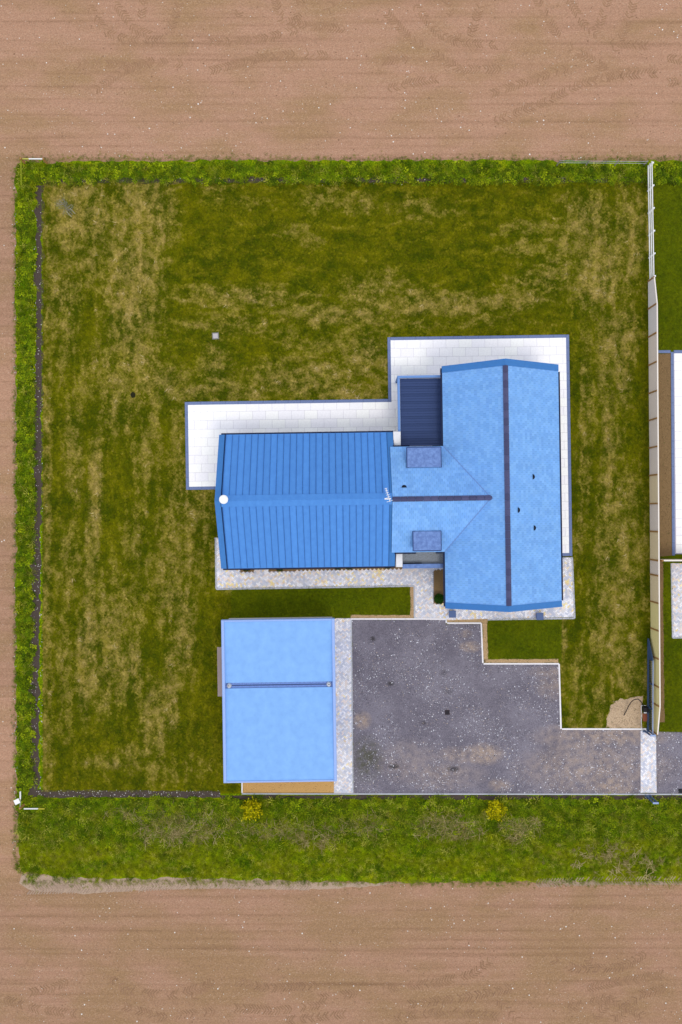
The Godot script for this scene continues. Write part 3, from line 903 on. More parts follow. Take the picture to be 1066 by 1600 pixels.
	slate_slope(sl, [Vector3(bx0, be, bz0 + 0.3), vN, apex, vS, Vector3(bx0, be, bz1 - 0.3), Vector3(bxr, br, bz1 - 0.3), Vector3(bxr, br, bz0 + 0.3)], Vector3(bx0, be, bz0), Vector3(0, 0, 1), up, [], tones, 61)
	up = Vector3(bxr - bx1, br - be, 0).normalized()
	slate_slope(sl, [Vector3(bxr, br, bz0 + 0.3), Vector3(bxr, br, bz1 - 0.3), Vector3(bx1, be, bz1 - 0.3), Vector3(bx1, be, bz0 + 0.3)], Vector3(bx1, be, bz0), Vector3(0, 0, 1), up, [], tones, 62)
	up = Vector3(0, lr - le, lzr - lz0).normalized()
	slate_slope(sl, [Vector3(lx0, le, lz0), Vector3(bx0, le, lz0), apex, Vector3(lx0, lr, lzr)], Vector3(lx0, le, lz0), Vector3(1, 0, 0), up, [], tones, 63)
	up = Vector3(0, lr - le, lzr - lz1).normalized()
	slate_slope(sl, [Vector3(lx0, lr, lzr), apex, Vector3(bx0, le, lz1), Vector3(lx0, le, lz1)], Vector3(lx0, le, lz1), Vector3(1, 0, 0), up, [], tones, 64)
	obj("slates", sl, M.slate, sroof, true)
	# verge flashing along both barn gables
	for z in [[bz0 - 0.02, bz0 + 0.42], [bz1 - 0.38, bz1 + 0.02]]:
		for e in [bx0 - 0.03, bx1 + 0.03]:
			var f := ST()
			var y := 0.045
			var a := Vector3(e, be + y, z[0]); var b := Vector3(e, be + y, z[1])
			var r0 := Vector3(bxr, br + y, z[0]); var r1 := Vector3(bxr, br + y, z[1])
			if e < bxr: slab3(f, [a, r0, r1, b], 0.22)
			else: slab3(f, [r0, a, b, r1], 0.22)
			obj("verge_flashing", f, M.flash, sroof)
	# valley flashing
	for v in [vN, vS]:
		var f := ST()
		bar(f, v + Vector3(0, 0.02, 0), apex + Vector3(0, 0.02, 0), 0.1, 0.03)
		obj("valley_flashing", f, M.frame, sroof)
	# ridge tiles
	var rt := ST()
	for sgn in [-1, 1]:
		quad(rt, Vector3(-0.237, 0.075, 0), Vector3(0.237, 0.075, 0), Vector3(0.237, -0.075, sgn * 0.17), Vector3(-0.237, -0.075, sgn * 0.17))
		quad(rt, Vector3(-0.237, -0.075, sgn * 0.17), Vector3(0.237, -0.075, sgn * 0.17), Vector3(0.237, -0.12, sgn * 0.17), Vector3(-0.237, -0.12, sgn * 0.17))
	for e in [-0.237, 0.237]:
		tri(rt, Vector3(e, 0.075, 0), Vector3(e, -0.1, 0.17), Vector3(e, -0.1, -0.17))
	var rtm := rt.commit()
	var n := 32
	for i in n:
		var o := MeshInstance3D.new(); o.mesh = rtm; o.material_override = M.ridge[rng.randi() % 2]
		put("ridge_tile", o, sroof)
		o.position = Vector3(bxr, br + 0.07 + rng.randf_range(-0.004, 0.004), lerpf(bz0 + 0.42, bz1 - 0.38, (i + 0.5) / n)); o.rotation.y = PI / 2 + rng.randf_range(-0.01, 0.01)
	n = 13
	for i in n:
		var o := MeshInstance3D.new(); o.mesh = rtm; o.material_override = M.ridge[rng.randi() % 2]
		put("ridge_tile", o, sroof)
		o.position = Vector3(lerpf(lx0, lax + 0.05, (i + 0.5) / n), lr + 0.06, lzr); o.rotation.y = rng.randf_range(-0.01, 0.01)
	# slate vents
	for v in [[-2.98, -0.73, 0, -1], [5.48, -1.33, 1, 0], [4.32, 0.85, 1, 0], [5.51, 2.04, 1, 0]]:
		var y: float = lr - absf(v[1] - lzr) * (lr - le) / (lzr - lz0) if v[3] != 0 else br - (v[0] - bxr) * (br - be) / (bx1 - bxr)
		var s := ST()
		for k in 5:   # a hooded half round vent
			var a0 := PI * k / 5; var a1 := PI * (k + 1) / 5
			var e0 := Vector3(cos(a0) * 0.17, 0, sin(a0) * 0.19); var e1 := Vector3(cos(a1) * 0.17, 0, sin(a1) * 0.19)
			tri(s, Vector3(0, 0.12, -0.02), e1 + Vector3(0, 0.05, 0), e0 + Vector3(0, 0.05, 0)); quad(s, e0 + Vector3(0, -0.1, 0), e1 + Vector3(0, -0.1, 0), e1 + Vector3(0, 0.05, 0), e0 + Vector3(0, 0.05, 0))
		tri(s, Vector3(-0.17, 0.05, 0), Vector3(0.17, 0.05, 0), Vector3(0, 0.12, -0.02))
		var o := obj("roof_vent", s, M.dark, sroof)
		o.position = Vector3(v[0], y, v[1])
		var slope := atan(0.68)
		o.basis = (Basis(Vector3.BACK, -slope) * Basis(Vector3.UP, PI / 2)) if v[2] == 1 else (Basis(Vector3.RIGHT, -atan(0.63)) * Basis(Vector3.UP, PI))
	# gutters
	gutter(h, Vector3(bx1 + 0.07, be - 0.05, bz0 + 0.45), Vector3(bx1 + 0.07, be - 0.05, bz1 - 0.4))
	gutter(h, Vector3(bx0 - 0.07, be - 0.05, bz0 + 0.1), Vector3(bx0 - 0.07, be - 0.05, lz0))
	gutter(h, Vector3(bx0 - 0.07, be - 0.05, lz1), Vector3(bx0 - 0.07, be - 0.05, bz1 - 0.1))
	gutter(h, Vector3(lx0 + 0.2, le - 0.06, lz1 + 0.05), Vector3(dsx0 + 0.3, le - 0.06, lz1 + 0.05))
	gutter(h, Vector3(dsx1 - 0.3, le - 0.06, lz1 + 0.05), Vector3(bx0 - 0.15, le - 0.06, lz1 + 0.05))
	gutter(h, Vector3(lx0 + 0.2, le - 0.06, lz0 - 0.05), Vector3(dnx0 + 0.3, le - 0.06, lz0 - 0.05))
	gutter(h, Vector3(sx0 + 0.1, se - 0.05, sz0 - 0.06), Vector3(sx1, se - 0.05, sz0 - 0.06))
	gutter(h, Vector3(sx0 + 0.1, se - 0.05, sz1 + 0.06), Vector3(sx1, se - 0.05, sz1 + 0.06))
	var dpipe := ST()
	tube(dpipe, Vector3(bx1 + 0.1, 0, bz1 + 0.22), Vector3(bx1 + 0.1, 0.5, bz1 + 0.22), 0.12, 0.12, 10)
	obj("drain_gully", dpipe, M.gutter, h)
	# --- standing seam roof of the west wing
	var m_deck := ST()
	slab3(m_deck, [Vector3(sx0, se - 0.05, sz0), Vector3(sx1, se - 0.05, sz0), Vector3(sx1, sr - 0.05, szr), Vector3(sx0, sr - 0.05, szr)], 0.14)
	slab3(m_deck, [Vector3(sx0, sr - 0.05, szr), Vector3(sx1, sr - 0.05, szr), Vector3(sx1, se - 0.05, sz1), Vector3(sx0, se - 0.05, sz1)], 0.14)
	var mroof := obj("metal_roof", m_deck, M.deck, h)
	var px0 := sx0 + 0.46; var px1 := sx1 - 0.02
	var np := 26
	var pw := (px1 - px0) / np
	for side in 2:
		var ez := sz0 - 0.02 if side == 0 else sz1 + 0.02
		var rz := szr
		var g := 0.017
		var a := Vector3(g, se, ez); var b := Vector3(pw - g, se, ez); var c := Vector3(pw - g, sr, rz); var e := Vector3(g, sr, rz)
		var s := ST()
		if side == 0: slab3(s, [a, b, c, e], 0.045)
		else: slab3(s, [e, c, b, a], 0.045)
		var dirr := (e - a).normalized()
		bar(s, Vector3(0, se + 0.01, ez), Vector3(0, sr + 0.01, rz), 0.014, 0.075)
		var pm := s.commit()
		for i in np:
			var o := MeshInstance3D.new(); o.mesh = pm
			o.material_override = M.flash if i == np - 1 else M.metal[rng.randi() % 4]
			put("roof_panel", o, mroof)
			o.position = Vector3(px0 + i * pw, 0, 0)
	for side in 2:
		var ez := sz0 - 0.02 if side == 0 else sz1 + 0.02
		var f := ST()
		var a := Vector3(sx0 - 0.02, se + 0.03, ez); var b := Vector3(sx0 + 0.36, se + 0.03, ez)
		var c := Vector3(sx0 + 0.36, sr + 0.03, szr); var e := Vector3(sx0 - 0.02, sr + 0.03, szr)
		if side == 0: slab3(f, [a, b, c, e], 0.2)
		else: slab3(f, [e, c, b, a], 0.2)
		obj("verge_flashing", f, M.flash, mroof)
	var rc := ST()
	for sgn in [-1, 1]:
		var y1 := sr - 0.38 * (sr - se) / (sz1 - szr) + 0.06
		var z0: float = szr + sgn * 0.38
		quad(rc, Vector3(sx0 + 0.4, sr + 0.07, szr), Vector3(sx1 - 0.3, sr + 0.07, szr), Vector3(sx1 - 0.3, y1, z0), Vector3(sx0 + 0.4, y1, z0))
		quad(rc, Vector3(sx0 + 0.4, y1, z0), Vector3(sx1 - 0.3, y1, z0), Vector3(sx1 - 0.3, y1 - 0.1, z0), Vector3(sx0 + 0.4, y1 - 0.1, z0))
	obj("ridge_cap", rc, M.metal[0], mroof)
	# --- white fin walls where the wing meets the link
	for f in [[-4.6, -3.6, -3.52, -3.02], [3.62, 4.6, -3.46, -3.02]]:
		var s := ST()
		cbox(s, f[2], f[3], 0, 3.0, f[0], f[1], 0.02)
		obj("fin_wall", s, M.white_wall, h)
	# --- dormers with lead flat roofs
	dormer(h, dnx0, dnx1, dnz0, dnz1, 4.42, -1)
	dormer(h, dsx0, dsx1, dsz1, dsz0, 4.42, 1)
	# --- flat porch roof between the fin wall and the barn on the south side
	var pr := ST()
	box(pr, -3.0, 0.1, 2.3, 2.5, 3.3, 4.42)
	var porch := obj("porch_roof", pr, grain(mat(dc(150, 158, 172), 0.85), 0.03, 0.5, 1.5, Color(0.66, 0.64, 0.55), 19), h)
	var pc := ST()
	cbox(pc, -3.0, -0.2, 2.2, 2.82, 4.42, 4.72, 0.01)
	obj("coping", pc, M.lead, porch)
	var prail := ST()
	bar(prail, Vector3(-2.95, 2.7, 4.38), Vector3(-1.7, 2.7, 4.36), 0.06, 0.1)
	obj("gutter_rail", prail, M.dark, porch)

func gutter(parent: Node, a: Vector3, b: Vector3):
	# an open half round gutter
	var s := ST()
	var d := (b - a).normalized()
	var side := d.cross(Vector3.UP)
	for k in 6:
		var a0 := PI * k / 6; var a1 := PI * (k + 1) / 6
		var e0 := side * cos(a0) * 0.065 - Vector3.UP * sin(a0) * 0.065
		var e1 := side * cos(a1) * 0.065 - Vector3.UP * sin(a1) * 0.065
		quad(s, a + e0, b + e0, b + e1, a + e1)
	obj("gutter", s, M.gutter, parent)

func dormer(h: Node, x0: float, x1: float, zf: float, zb: float, y: float, sgn: int):
	var d := Node3D.new()
	put("dormer", d, h)
	var zw := zf - sgn * 0.12
	var z0 := minf(zw, zb); var z1 := maxf(zw, zb)
	for x in [[x0 + 0.08, x0 + 0.16], [x1 - 0.16, x1 - 0.08]]:
		var c := ST()
		box(c, x[0], x[1], 3.3, y - 0.06, z0, z1)
		obj("cheek", c, M.lead_edge, d)
	var fr := ST()
	box(fr, x0 + 0.16, x1 - 0.16, 3.0, y - 0.06, zw - sgn * 0.1 if sgn > 0 else zw, zw if sgn > 0 else zw + 0.1)
	obj("dormer_front", fr, M.white_wall, d)
	window(d, Vector3((x0 + x1) / 2, 3.75, zw), Vector3(0, 0, sgn), x1 - x0 - 0.7, 0.95)
	var rf := ST()
	var e0 := minf(zf, zb); var e1 := maxf(zf, zb)
	cbox(rf, x0 + 0.04, x1 - 0.04, y - 0.05, y + 0.02, e0 + 0.02, e1 - 0.02, 0.01)
	var roof := obj("lead_roof", rf, M.lead, d)
	var ed := ST()
	box(ed, x0, x0 + 0.05, y - 0.12, y + 0.035, e0, e1)
	box(ed, x1 - 0.05, x1, y - 0.12, y + 0.035, e0, e1)
	box(ed, x0 + 0.05, x1 - 0.05, y - 0.12, y + 0.03, zf - 0.03, zf + 0.03)
	obj("edge_trim", ed, M.lead_edge, roof)

func pergola():
	var p := thing("pergola", "dark louvred pergola with blue frame beside the slate barn", "pergola", xz(HOUSE), TURN)
	var x0 := -3.17; var x1 := 0.1; var z0 := -8.44; var z1 := -3.62
	var f := ST()
	cbox(f, x0, x0 + 0.16, 2.45, 2.7, z0 + 0.165, z1, 0.01)
	obj("beam", f, M.frame, p)
	f = ST(); cbox(f, x0, x1, 2.45, 2.7, z0, z0 + 0.16, 0.01); obj("beam", f, M.frame, p)
	f = ST(); cbox(f, x1 - 0.1, x1, 2.45, 2.68, z0 + 0.165, z1, 0.01); obj("beam", f, M.gutter, p)
	for c in [[x0, z0], [x0, z1 - 0.16], [x1 - 0.16, z0]]:
		f = ST(); box(f, c[0] + 0.01, c[0] + 0.15, 0.05, 2.45, c[1] + 0.01, c[1] + 0.15); obj("post", f, M.frame, p)
	var l := ST()
	var n := 27
	var pitch := (z1 - z0 - 0.22) / n
	slab3(l, [Vector3(x0 + 0.18, 2.56, 0.0), Vector3(x1 - 0.12, 2.56, 0.0), Vector3(x1 - 0.12, 2.605, pitch * 1.08), Vector3(x0 + 0.18, 2.605, pitch * 1.08)], 0.03)
	var lm := l.commit()
	for i in n:
		var o := MeshInstance3D.new(); o.mesh = lm; o.material_override = M.louvre if i % 3 else M.louvre_alt
		put("louvre", o, p)
		o.position.z = z0 + 0.19 + i * pitch

# ------------------------------------------------------------------ garage
func garage():
	pergola()
	var at := Vector2(-11.532, 13.557)
	var c := Vector3(HOUSE.x, 0, HOUSE.y) + Basis(Vector3.UP, TURN) * Vector3(at.x, 0, at.y)
	var g := thing("garage", "garage with flat pale blue roof and a central gutter", "garage", c, TURN)
	var x0 := -3.86; var x1 := 3.84; var z0 := -5.53; var z1 := 5.52; var zv := -1.05
	hard.append(world_poly(rect(x0 + 0.1, z0 + 0.1, x1 - 0.1, z1 - 0.1), g))
	var w := ST()
	box(w, x0 + 0.2, x1 - 0.2, 0, 2.7, z0 + 0.2, z1 - 0.2)
	obj("wall", w, M.white_wall, g)
	for z in [-2.6, 1.9]:
		var dd := ST()
		box(dd, x1 - 0.2, x1 - 0.14, 0.03, 2.3, z - 1.5, z + 1.5)
		var door := obj("garage_door", dd, M.frame, g)
		for k in 4:
			var pn := ST(); cbox(pn, x1 - 0.14, x1 - 0.12, 0.08 + k * 0.56, 0.6 + k * 0.56, z - 1.45, z + 1.45, 0.004); obj("door_panel", pn, M.metal[0], door)
	window(g, Vector3(x0 + 0.2, 1.1, -2.2), Vector3(-1, 0, 0), 1.0, 2.1, true)
	# two roof planes falling to the central gutter
	var r := ST()
	var yt := 3.0
	slab3(r, [Vector3(x0 + 0.2, yt, z0 + 0.12), Vector3(x1 - 0.2, yt, z0 + 0.12), Vector3(x1 - 0.2, 2.86, zv - 0.19), Vector3(x0 + 0.2, 2.86, zv - 0.19)], 0.2)
	var roof := obj("roof_plane", r, M.garage, g)
	r = ST()
	slab3(r, [Vector3(x0 + 0.2, 2.86, zv + 0.19), Vector3(x1 - 0.2, 2.86, zv + 0.19), Vector3(x1 - 0.2, yt, z1 - 0.12), Vector3(x0 + 0.2, yt, z1 - 0.12)], 0.2)
	obj("roof_plane", r, M.garage, g)
	# membrane laps: thin sheets laid over the planes
	for k in 5:
		var lx := lerpf(x0 + 0.2, x1 - 0.2, (k + 1) / 6.0)
		for q in [[z0 + 0.14, yt, zv - 0.21, 2.86], [zv + 0.21, 2.86, z1 - 0.14, yt]]:
			var s := ST()
			slab3(s, [Vector3(lx - 0.05, q[1] + 0.006, q[0]), Vector3(lx + 0.05, q[1] + 0.006, q[0]), Vector3(lx + 0.05, q[3] + 0.006, q[2]), Vector3(lx - 0.05, q[3] + 0.006, q[2])], 0.006)
			obj("membrane_lap", s, M.garage, g)
	r = ST(); box(r, x0 + 0.2, x1 - 0.2, 2.7, 2.78, zv - 0.185, zv + 0.185); obj("valley_gutter", r, M.valley, g)
	r = ST(); box(r, x0 + 0.5, x1 - 0.5, 2.78, 2.8, zv - 0.03, zv + 0.03); obj("gutter_joint", r, M.lead_edge, g)
	for e in [[x0, x0 + 0.2, z0, z1], [x1 - 0.2, x1, z0, z1], [x0 + 0.203, x1 - 0.203, z0, z0 + 0.12], [x0 + 0.203, x1 - 0.203, z1 - 0.12, z1]]:
		var s := ST()
		cbox(s, e[0], e[1], 2.55, 3.06, e[2], e[3], 0.025)
		obj("roof_rim", s, M.garage_rim, g)
	for x in [x0 + 0.45, x1 - 0.45]:
		var s := ST()
		tube(s, Vector3(0, 0, 0), Vector3(0, 0.1, 0), 0.17, 0.17, 14)
		tube(s, Vector3(0, 0.1, 0), Vector3(0, 0.16, 0), 0.17, 0.08, 14)
		var o := obj("roof_outlet", s, M.white_paint, g)
		o.position = Vector3(x, 2.78, zv)
		var hd := ST(); tube(hd, Vector3(0, 0.16, 0), Vector3(0, 0.175, 0), 0.05, 0.05, 8); obj("grate", hd, M.dark, o)

# ------------------------------------------------------------------ fences and gate
func fences():
	# close boarded fence
	var base := Vector2(21.818, -16.364)
	var f := thing("board_fence", "tall pale wooden board fence along the east side of the lawn", "fence", xz(base))
	var ys := [440, 483, 527, 571, 615, 657, 700, 743, 787, 830, 874, 897, 939, 981, 1024, 1067, 1096, 1141]
	var pts := []
	for y in ys:
		var t: float = (y - 440) / 701.0
		pts.append(Vector2(21.818, -16.364).lerp(Vector2(22.045, 15.500), t) - base)
	var hs := []
	for i in ys.size():
		hs.append(1.25 if i == 0 else (1.25 if i == ys.size() - 1 else 1.8))
	for i in ys.size():
		var p: Vector2 = pts[i]
		var s := ST()
		var lean := rng.randf_range(-0.012, 0.012)
		hexa(s, [Vector3(p.x - 0.06, -0.1, p.y - 0.05), Vector3(p.x + 0.05, -0.1, p.y - 0.05), Vector3(p.x + 0.05, -0.1, p.y + 0.05), Vector3(p.x - 0.06, -0.1, p.y + 0.05)],
			[Vector3(p.x - 0.06 + lean, hs[i] + 0.03, p.y - 0.05), Vector3(p.x + 0.05 + lean, hs[i] + 0.03, p.y - 0.05), Vector3(p.x + 0.05 + lean, hs[i] + 0.03, p.y + 0.05), Vector3(p.x - 0.06 + lean, hs[i] + 0.03, p.y + 0.05)])
		obj("post", s, M.post_wood, f)
		if i == ys.size() - 1: break
		var q: Vector2 = pts[i + 1]
		var nb := 10
		s = ST()
		for k in nb:   # horizontal boards, each lapping a little over the next
			var a0: float = hs[i] * k / nb + 0.05; var a1: float = hs[i] * (k + 1) / nb + 0.03
			var b0: float = hs[i + 1] * k / nb + 0.05; var b1: float = hs[i + 1] * (k + 1) / nb + 0.03
			var xo := rng.randf_range(-0.003, 0.003)
			hexa(s, [Vector3(p.x - 0.022 + xo, a0, p.y + 0.052), Vector3(p.x + 0.0 + xo, a0, p.y + 0.052), Vector3(q.x + 0.0 + xo, b0, q.y - 0.052), Vector3(q.x - 0.022 + xo, b0, q.y - 0.052)],
				[Vector3(p.x - 0.008 + xo, a1, p.y + 0.052), Vector3(p.x + 0.0 + xo, a1, p.y + 0.052), Vector3(q.x + 0.0 + xo, b1, q.y - 0.052), Vector3(q.x - 0.008 + xo, b1, q.y - 0.052)])
		var tone: int = 0 if i < 2 else (1 if i < 7 else (1 if i in [8, 10] else (2 if i < 12 else 3)))
		obj("board_panel", s, M.fence_wood[tone], f)
		s = ST()
		bar(s, Vector3(p.x + 0.012, hs[i] + 0.05, p.y + 0.0), Vector3(q.x + 0.012, hs[i + 1] + 0.05, q.y - 0.004), 0.08, 0.03)
		obj("cap_rail", s, M.cap_wood, f)
	# white post and rail fence north of it
	base = Vector2(21.682, -24.364)
	f = thing("rail_fence", "low white post and rail fence meeting the north weeds", "fence", xz(base))
	var e: Vector2 = Vector2(21.818, -16.455) - base
	for k in 6:
		var p := e * (k / 5.0)
		var s := ST()
		cbox(s, p.x + 0.03, p.x + 0.13, -0.1, 1.3, p.y - 0.05, p.y + 0.05, 0.015)
		obj("post", s, M.white_paint, f)
	for y in [0.4, 0.8, 1.2]:
		var s := ST()
		bar(s, Vector3(0, y, -0.1), Vector3(e.x, y, e.y), 0.045, 0.13)
		obj("rail", s, M.white_paint, f)
	# fence across the neighbour plot
	base = Vector2(22.114, 3.318)
	f = thing("board_fence", "short wooden fence running east between the neighbour patio and path", "fence", xz(base))
	for k in 3:
		var x := 0.1 + k * 1.95
		var s := ST()
		box(s, x - 0.0, x + 0.1, -0.1, 1.8, 0.0, 0.1)
		obj("post", s, M.post_wood, f)
		s = ST()
		for b in 10:
			box(s, x + 0.103, x + 1.947, 0.05 + b * 0.175, 0.215 + b * 0.175, 0.03 + 0.002 * (b % 2), 0.052)
		obj("board_panel", s, M.fence_wood[1], f)
		s = ST()
		cbox(s, x + 0.103, x + 1.947, 1.81, 1.845, -0.005, 0.085, 0.008)
		obj("cap_rail", s, M.cap_wood, f)

func gate():
	var base := Vector2(21.773, 10.364)
	var g := thing("sliding_gate", "dark blue steel sliding gate standing open along the board fence", "gate", xz(base), -0.004)
	var l := 5.15
	var s := ST()
	bar(s, Vector3(0, 0.14, -1.4), Vector3(0, 0.14, l), 0.09, 0.12); obj("bottom_rail", s, M.blue_steel, g)
	s = ST(); bar(s, Vector3(0, 1.2, 0), Vector3(0, 1.2, l), 0.06, 0.06); obj("top_rail", s, M.pale_steel, g)
	s = ST(); bar(s, Vector3(0, 0.2, -1.38), Vector3(0, 1.18, -0.03), 0.06, 0.06); obj("brace", s, M.blue_steel, g)
	s = ST(); quad(s, Vector3(0.004, 0.22, -1.3), Vector3(0.004, 0.22, -0.03), Vector3(0.004, 1.12, -0.03), Vector3(0.004, 0.3, -1.25)); quad(s, Vector3(-0.004, 0.22, -1.3), Vector3(-0.004, 0.3, -1.25), Vector3(-0.004, 1.12, -0.03), Vector3(-0.004, 0.22, -0.03)); obj("tail_plate", s, M.blue_steel, g)
	for z in [0.0, 1.72, 3.44, l]:
		s = ST(); box(s, -0.03, 0.03, 0.2, 1.17, z - 0.03, z + 0.03); obj("stile", s, M.blue_steel, g)
	var b := ST()
	box(b, -0.012, 0.012, 0.2, 1.17, -0.012, 0.012)
	var bm := b.commit()
	for k in 42:
		var o := MeshInstance3D.new(); o.mesh = bm; o.material_override = M.blue_steel
		put("bar", o, g)
		o.position.z = 0.06 + k * 0.122
	# guide posts either side of the opening
	for c in [[Vector2(21.636, 15.500), "blue steel gate guide post at the end of the open gate"], [Vector2(21.818, 20.182), "blue steel gate receiving post south of the long kerb"]]:
		var p := thing("gate_post", c[1], "gate post", xz(c[0]))
		for x in [-0.14, 0.14]:
			s = ST(); cbox(s, x - 0.045, x + 0.045, -0.1, 1.6, -0.045, 0.045, 0.008); obj("upright", s, M.blue_steel, p)
		s = ST(); cbox(s, -0.2, 0.2, 1.6, 1.66, -0.06, 0.06, 0.008); obj("cross_head", s, M.pale_steel, p)
		s = ST(); box(s, -0.24, 0.24, -0.05, 0.03, -0.14, 0.14); obj("foot_plate", s, M.blue_steel, p)
	# operator box, its frame and cable
	var m := thing("gate_motor", "black gate motor on a terracotta base beside the open gate", "motor", xz(Vector2(21.568, 14.000)))
	s = ST(); cbox(s, -0.16, 0.16, 0.05, 0.42, -0.2, 0.14, 0.03); obj("housing", s, M.black, m)
	s = ST(); cbox(s, -0.14, 0.16, 0.03, 0.12, 0.3, 0.85, 0.02); obj("base_block", s, grain(mat(dc(160, 92, 66), 0.9), 0.05, 0.4, 0.5), m)
	s = ST(); cbox(s, -0.1, 0.1, 0.12, 0.2, 0.17, 0.26, 0.01); obj("bracket", s, M.white_paint, m)
	for q in [[-0.27, -0.23, -0.28, 1.38], [-0.226, 0.1, -0.28, -0.24]]:
		s = ST(); cbox(s, q[0], q[1], 0.0, 0.06, q[2], q[3], 0.008); obj("kerb_edge", s, M.kerb, m)
	var cab := ST()
	var cp := [Vector2(21.500, 13.909), Vector2(21.364, 13.636), Vector2(21.182, 13.364), Vector2(20.955, 13.205), Vector2(20.682, 13.250), Vector2(20.477, 13.432), Vector2(20.318, 13.727), Vector2(20.182, 14.091), Vector2(20.045, 14.409)]
	for i in cp.size() - 1:
		tube(cab, xz(cp[i], 0.16 + 0.25 * sin(PI * i / 8.0)), xz(cp[i + 1], 0.16 + 0.25 * sin(PI * (i + 1) / 8.0)), 0.03, 0.03, 6)
	tag(obj("cable", cab, M.black), "black cable looping over the sand heap from the gate motor", "cable")
	# sand heap
	var n := noise(71, 0.8, 3)
	var h := ST()
	var out := ragged([Vector2(21.364, 13.091), Vector2(21.455, 15.341), Vector2(18.727, 15.341), Vector2(19.000, 14.318), Vector2(19.182, 13.727), Vector2(19.864, 13.273), Vector2(20.773, 13.136)], 0.2, 72, 0.2)
	var cen := Vector2.ZERO
	for p in out: cen += p / out.size()
	var rings := 5
	for i in out.size():
		var j := (i + 1) % out.size()
		for k in rings:
			var ps := []
			for q in [[i, k], [j, k], [j, k + 1], [i, k + 1]]:
				var t: float = float(q[1]) / rings
				var v: Vector2 = out[q[0]].lerp(cen, t)
				ps.append(Vector3(v.x, 0.0 if q[1] == 0 else 0.02 + 0.12 * sin(t * PI / 2) + n.get_noise_2d(v.x * 2, v.y * 2) * 0.05 * minf(t * 3, 1.0) * (1.0 - t), v.y))
			quad(h, ps[0], ps[1], ps[2], ps[3])
	hard.append(out)
	tag(obj("sand_heap", h, M.sand), "low spread heap of pale sandy soil beside the gate", "sand heap")

# ------------------------------------------------------------------ neighbour plot
func neighbour():
	var p0 := Vector2.ZERO
	var soil := PackedVector2Array([Vector2(22.091, -11.227), Vector2(23.409, -11.273), Vector2(23.500, 3.091), Vector2(22.091, 3.227)])
	struct(sheet("soil_bed", soil, 0.012, M.bed_soil, p0, Vector2.ONE), "long brown soil bed between the board fence and the neighbour patio", "soil")
	hard.append(soil)
	var soil2 := ragged([Vector2(22.136, 3.500), Vector2(22.864, 3.500), Vector2(22.909, 9.091), Vector2(23.000, 14.909), Vector2(22.136, 15.000)], 0.06, 81)
	struct(sheet("soil_bed", soil2, 0.01, M.bed_soil, p0, Vector2.ONE), "narrow brown soil strip along the fence beyond the neighbour turf", "soil")
	hard.append(soil2)
	var pt := Node3D.new()
	put("patio", pt)
	pt.position = xz(Vector2(23.409, -11.364))
	struct(pt, "white slab patio of the neighbour at the right edge", "patio")
	kerb_line(pt, [Vector2(0.1, 0.0), Vector2(0.2, 14.45)], 0.2, 0.06, M.border, "edging_stone")
	kerb_line(pt, [Vector2(-1.2, -0.02), Vector2(-0.01, -0.02)], 0.2, 0.055, M.border, "edging_stone")
	kerb_line(pt, [Vector2(0.21, -0.02), Vector2(3.9, -0.02)], 0.2, 0.055, M.border, "edging_stone")
	hard.append(PackedVector2Array([Vector2(23.273, -11.500), Vector2(27.136, -11.500), Vector2(27.136, 3.364), Vector2(23.273, 3.364)]))
	sheet("bedding", PackedVector2Array([Vector2(0.2, 0.09), Vector2(3.8, 0.09), Vector2(3.8, 14.35), Vector2(0.3, 14.35)]), 0.03, M.bedding, p0, Vector2.ONE, pt)
	for j in 23:
		for i in 4:
			var o := MeshInstance3D.new()
			var s := ST()
			var x := 0.24 + i * 0.92 + j * 0.006
			cbox(s, x, x + 0.908, 0.02, 0.05, 0.1 + j * 0.617, 0.1 + j * 0.617 + 0.605, 0.005)
			o.mesh = s.commit(); o.material_override = M.slab[rng.randi() % 4]
			put("paving_slab", o, pt)
	var bp := PackedVector2Array([Vector2(23.500, 3.636), Vector2(27.136, 3.636), Vector2(27.136, 8.864), Vector2(23.591, 8.864)])
	var b := paving("block_path", "pale herringbone block path of the neighbour at the right edge", bp, [], 82, 0.0)
	kerb_line(b, [Vector2(23.455, 3.636), Vector2(23.545, 8.932), Vector2(27.136, 8.932)], 0.1, 0.035, M.pale_kerb)
	var ch := thing("drain_box", "black drain box at the right edge beside the long kerb", "drain", xz(Vector2(24.318, 19.818)))
	var s2 := ST(); cbox(s2, -0.35, 0.6, -0.05, 0.09, -0.16, 0.12, 0.01); obj("frame", s2, M.black, ch)
	for k in 6:
		s2 = ST(); box(s2, -0.3 + k * 0.14, -0.22 + k * 0.14, 0.09, 0.1, -0.13, 0.09); obj("slot", s2, M.dark, ch)

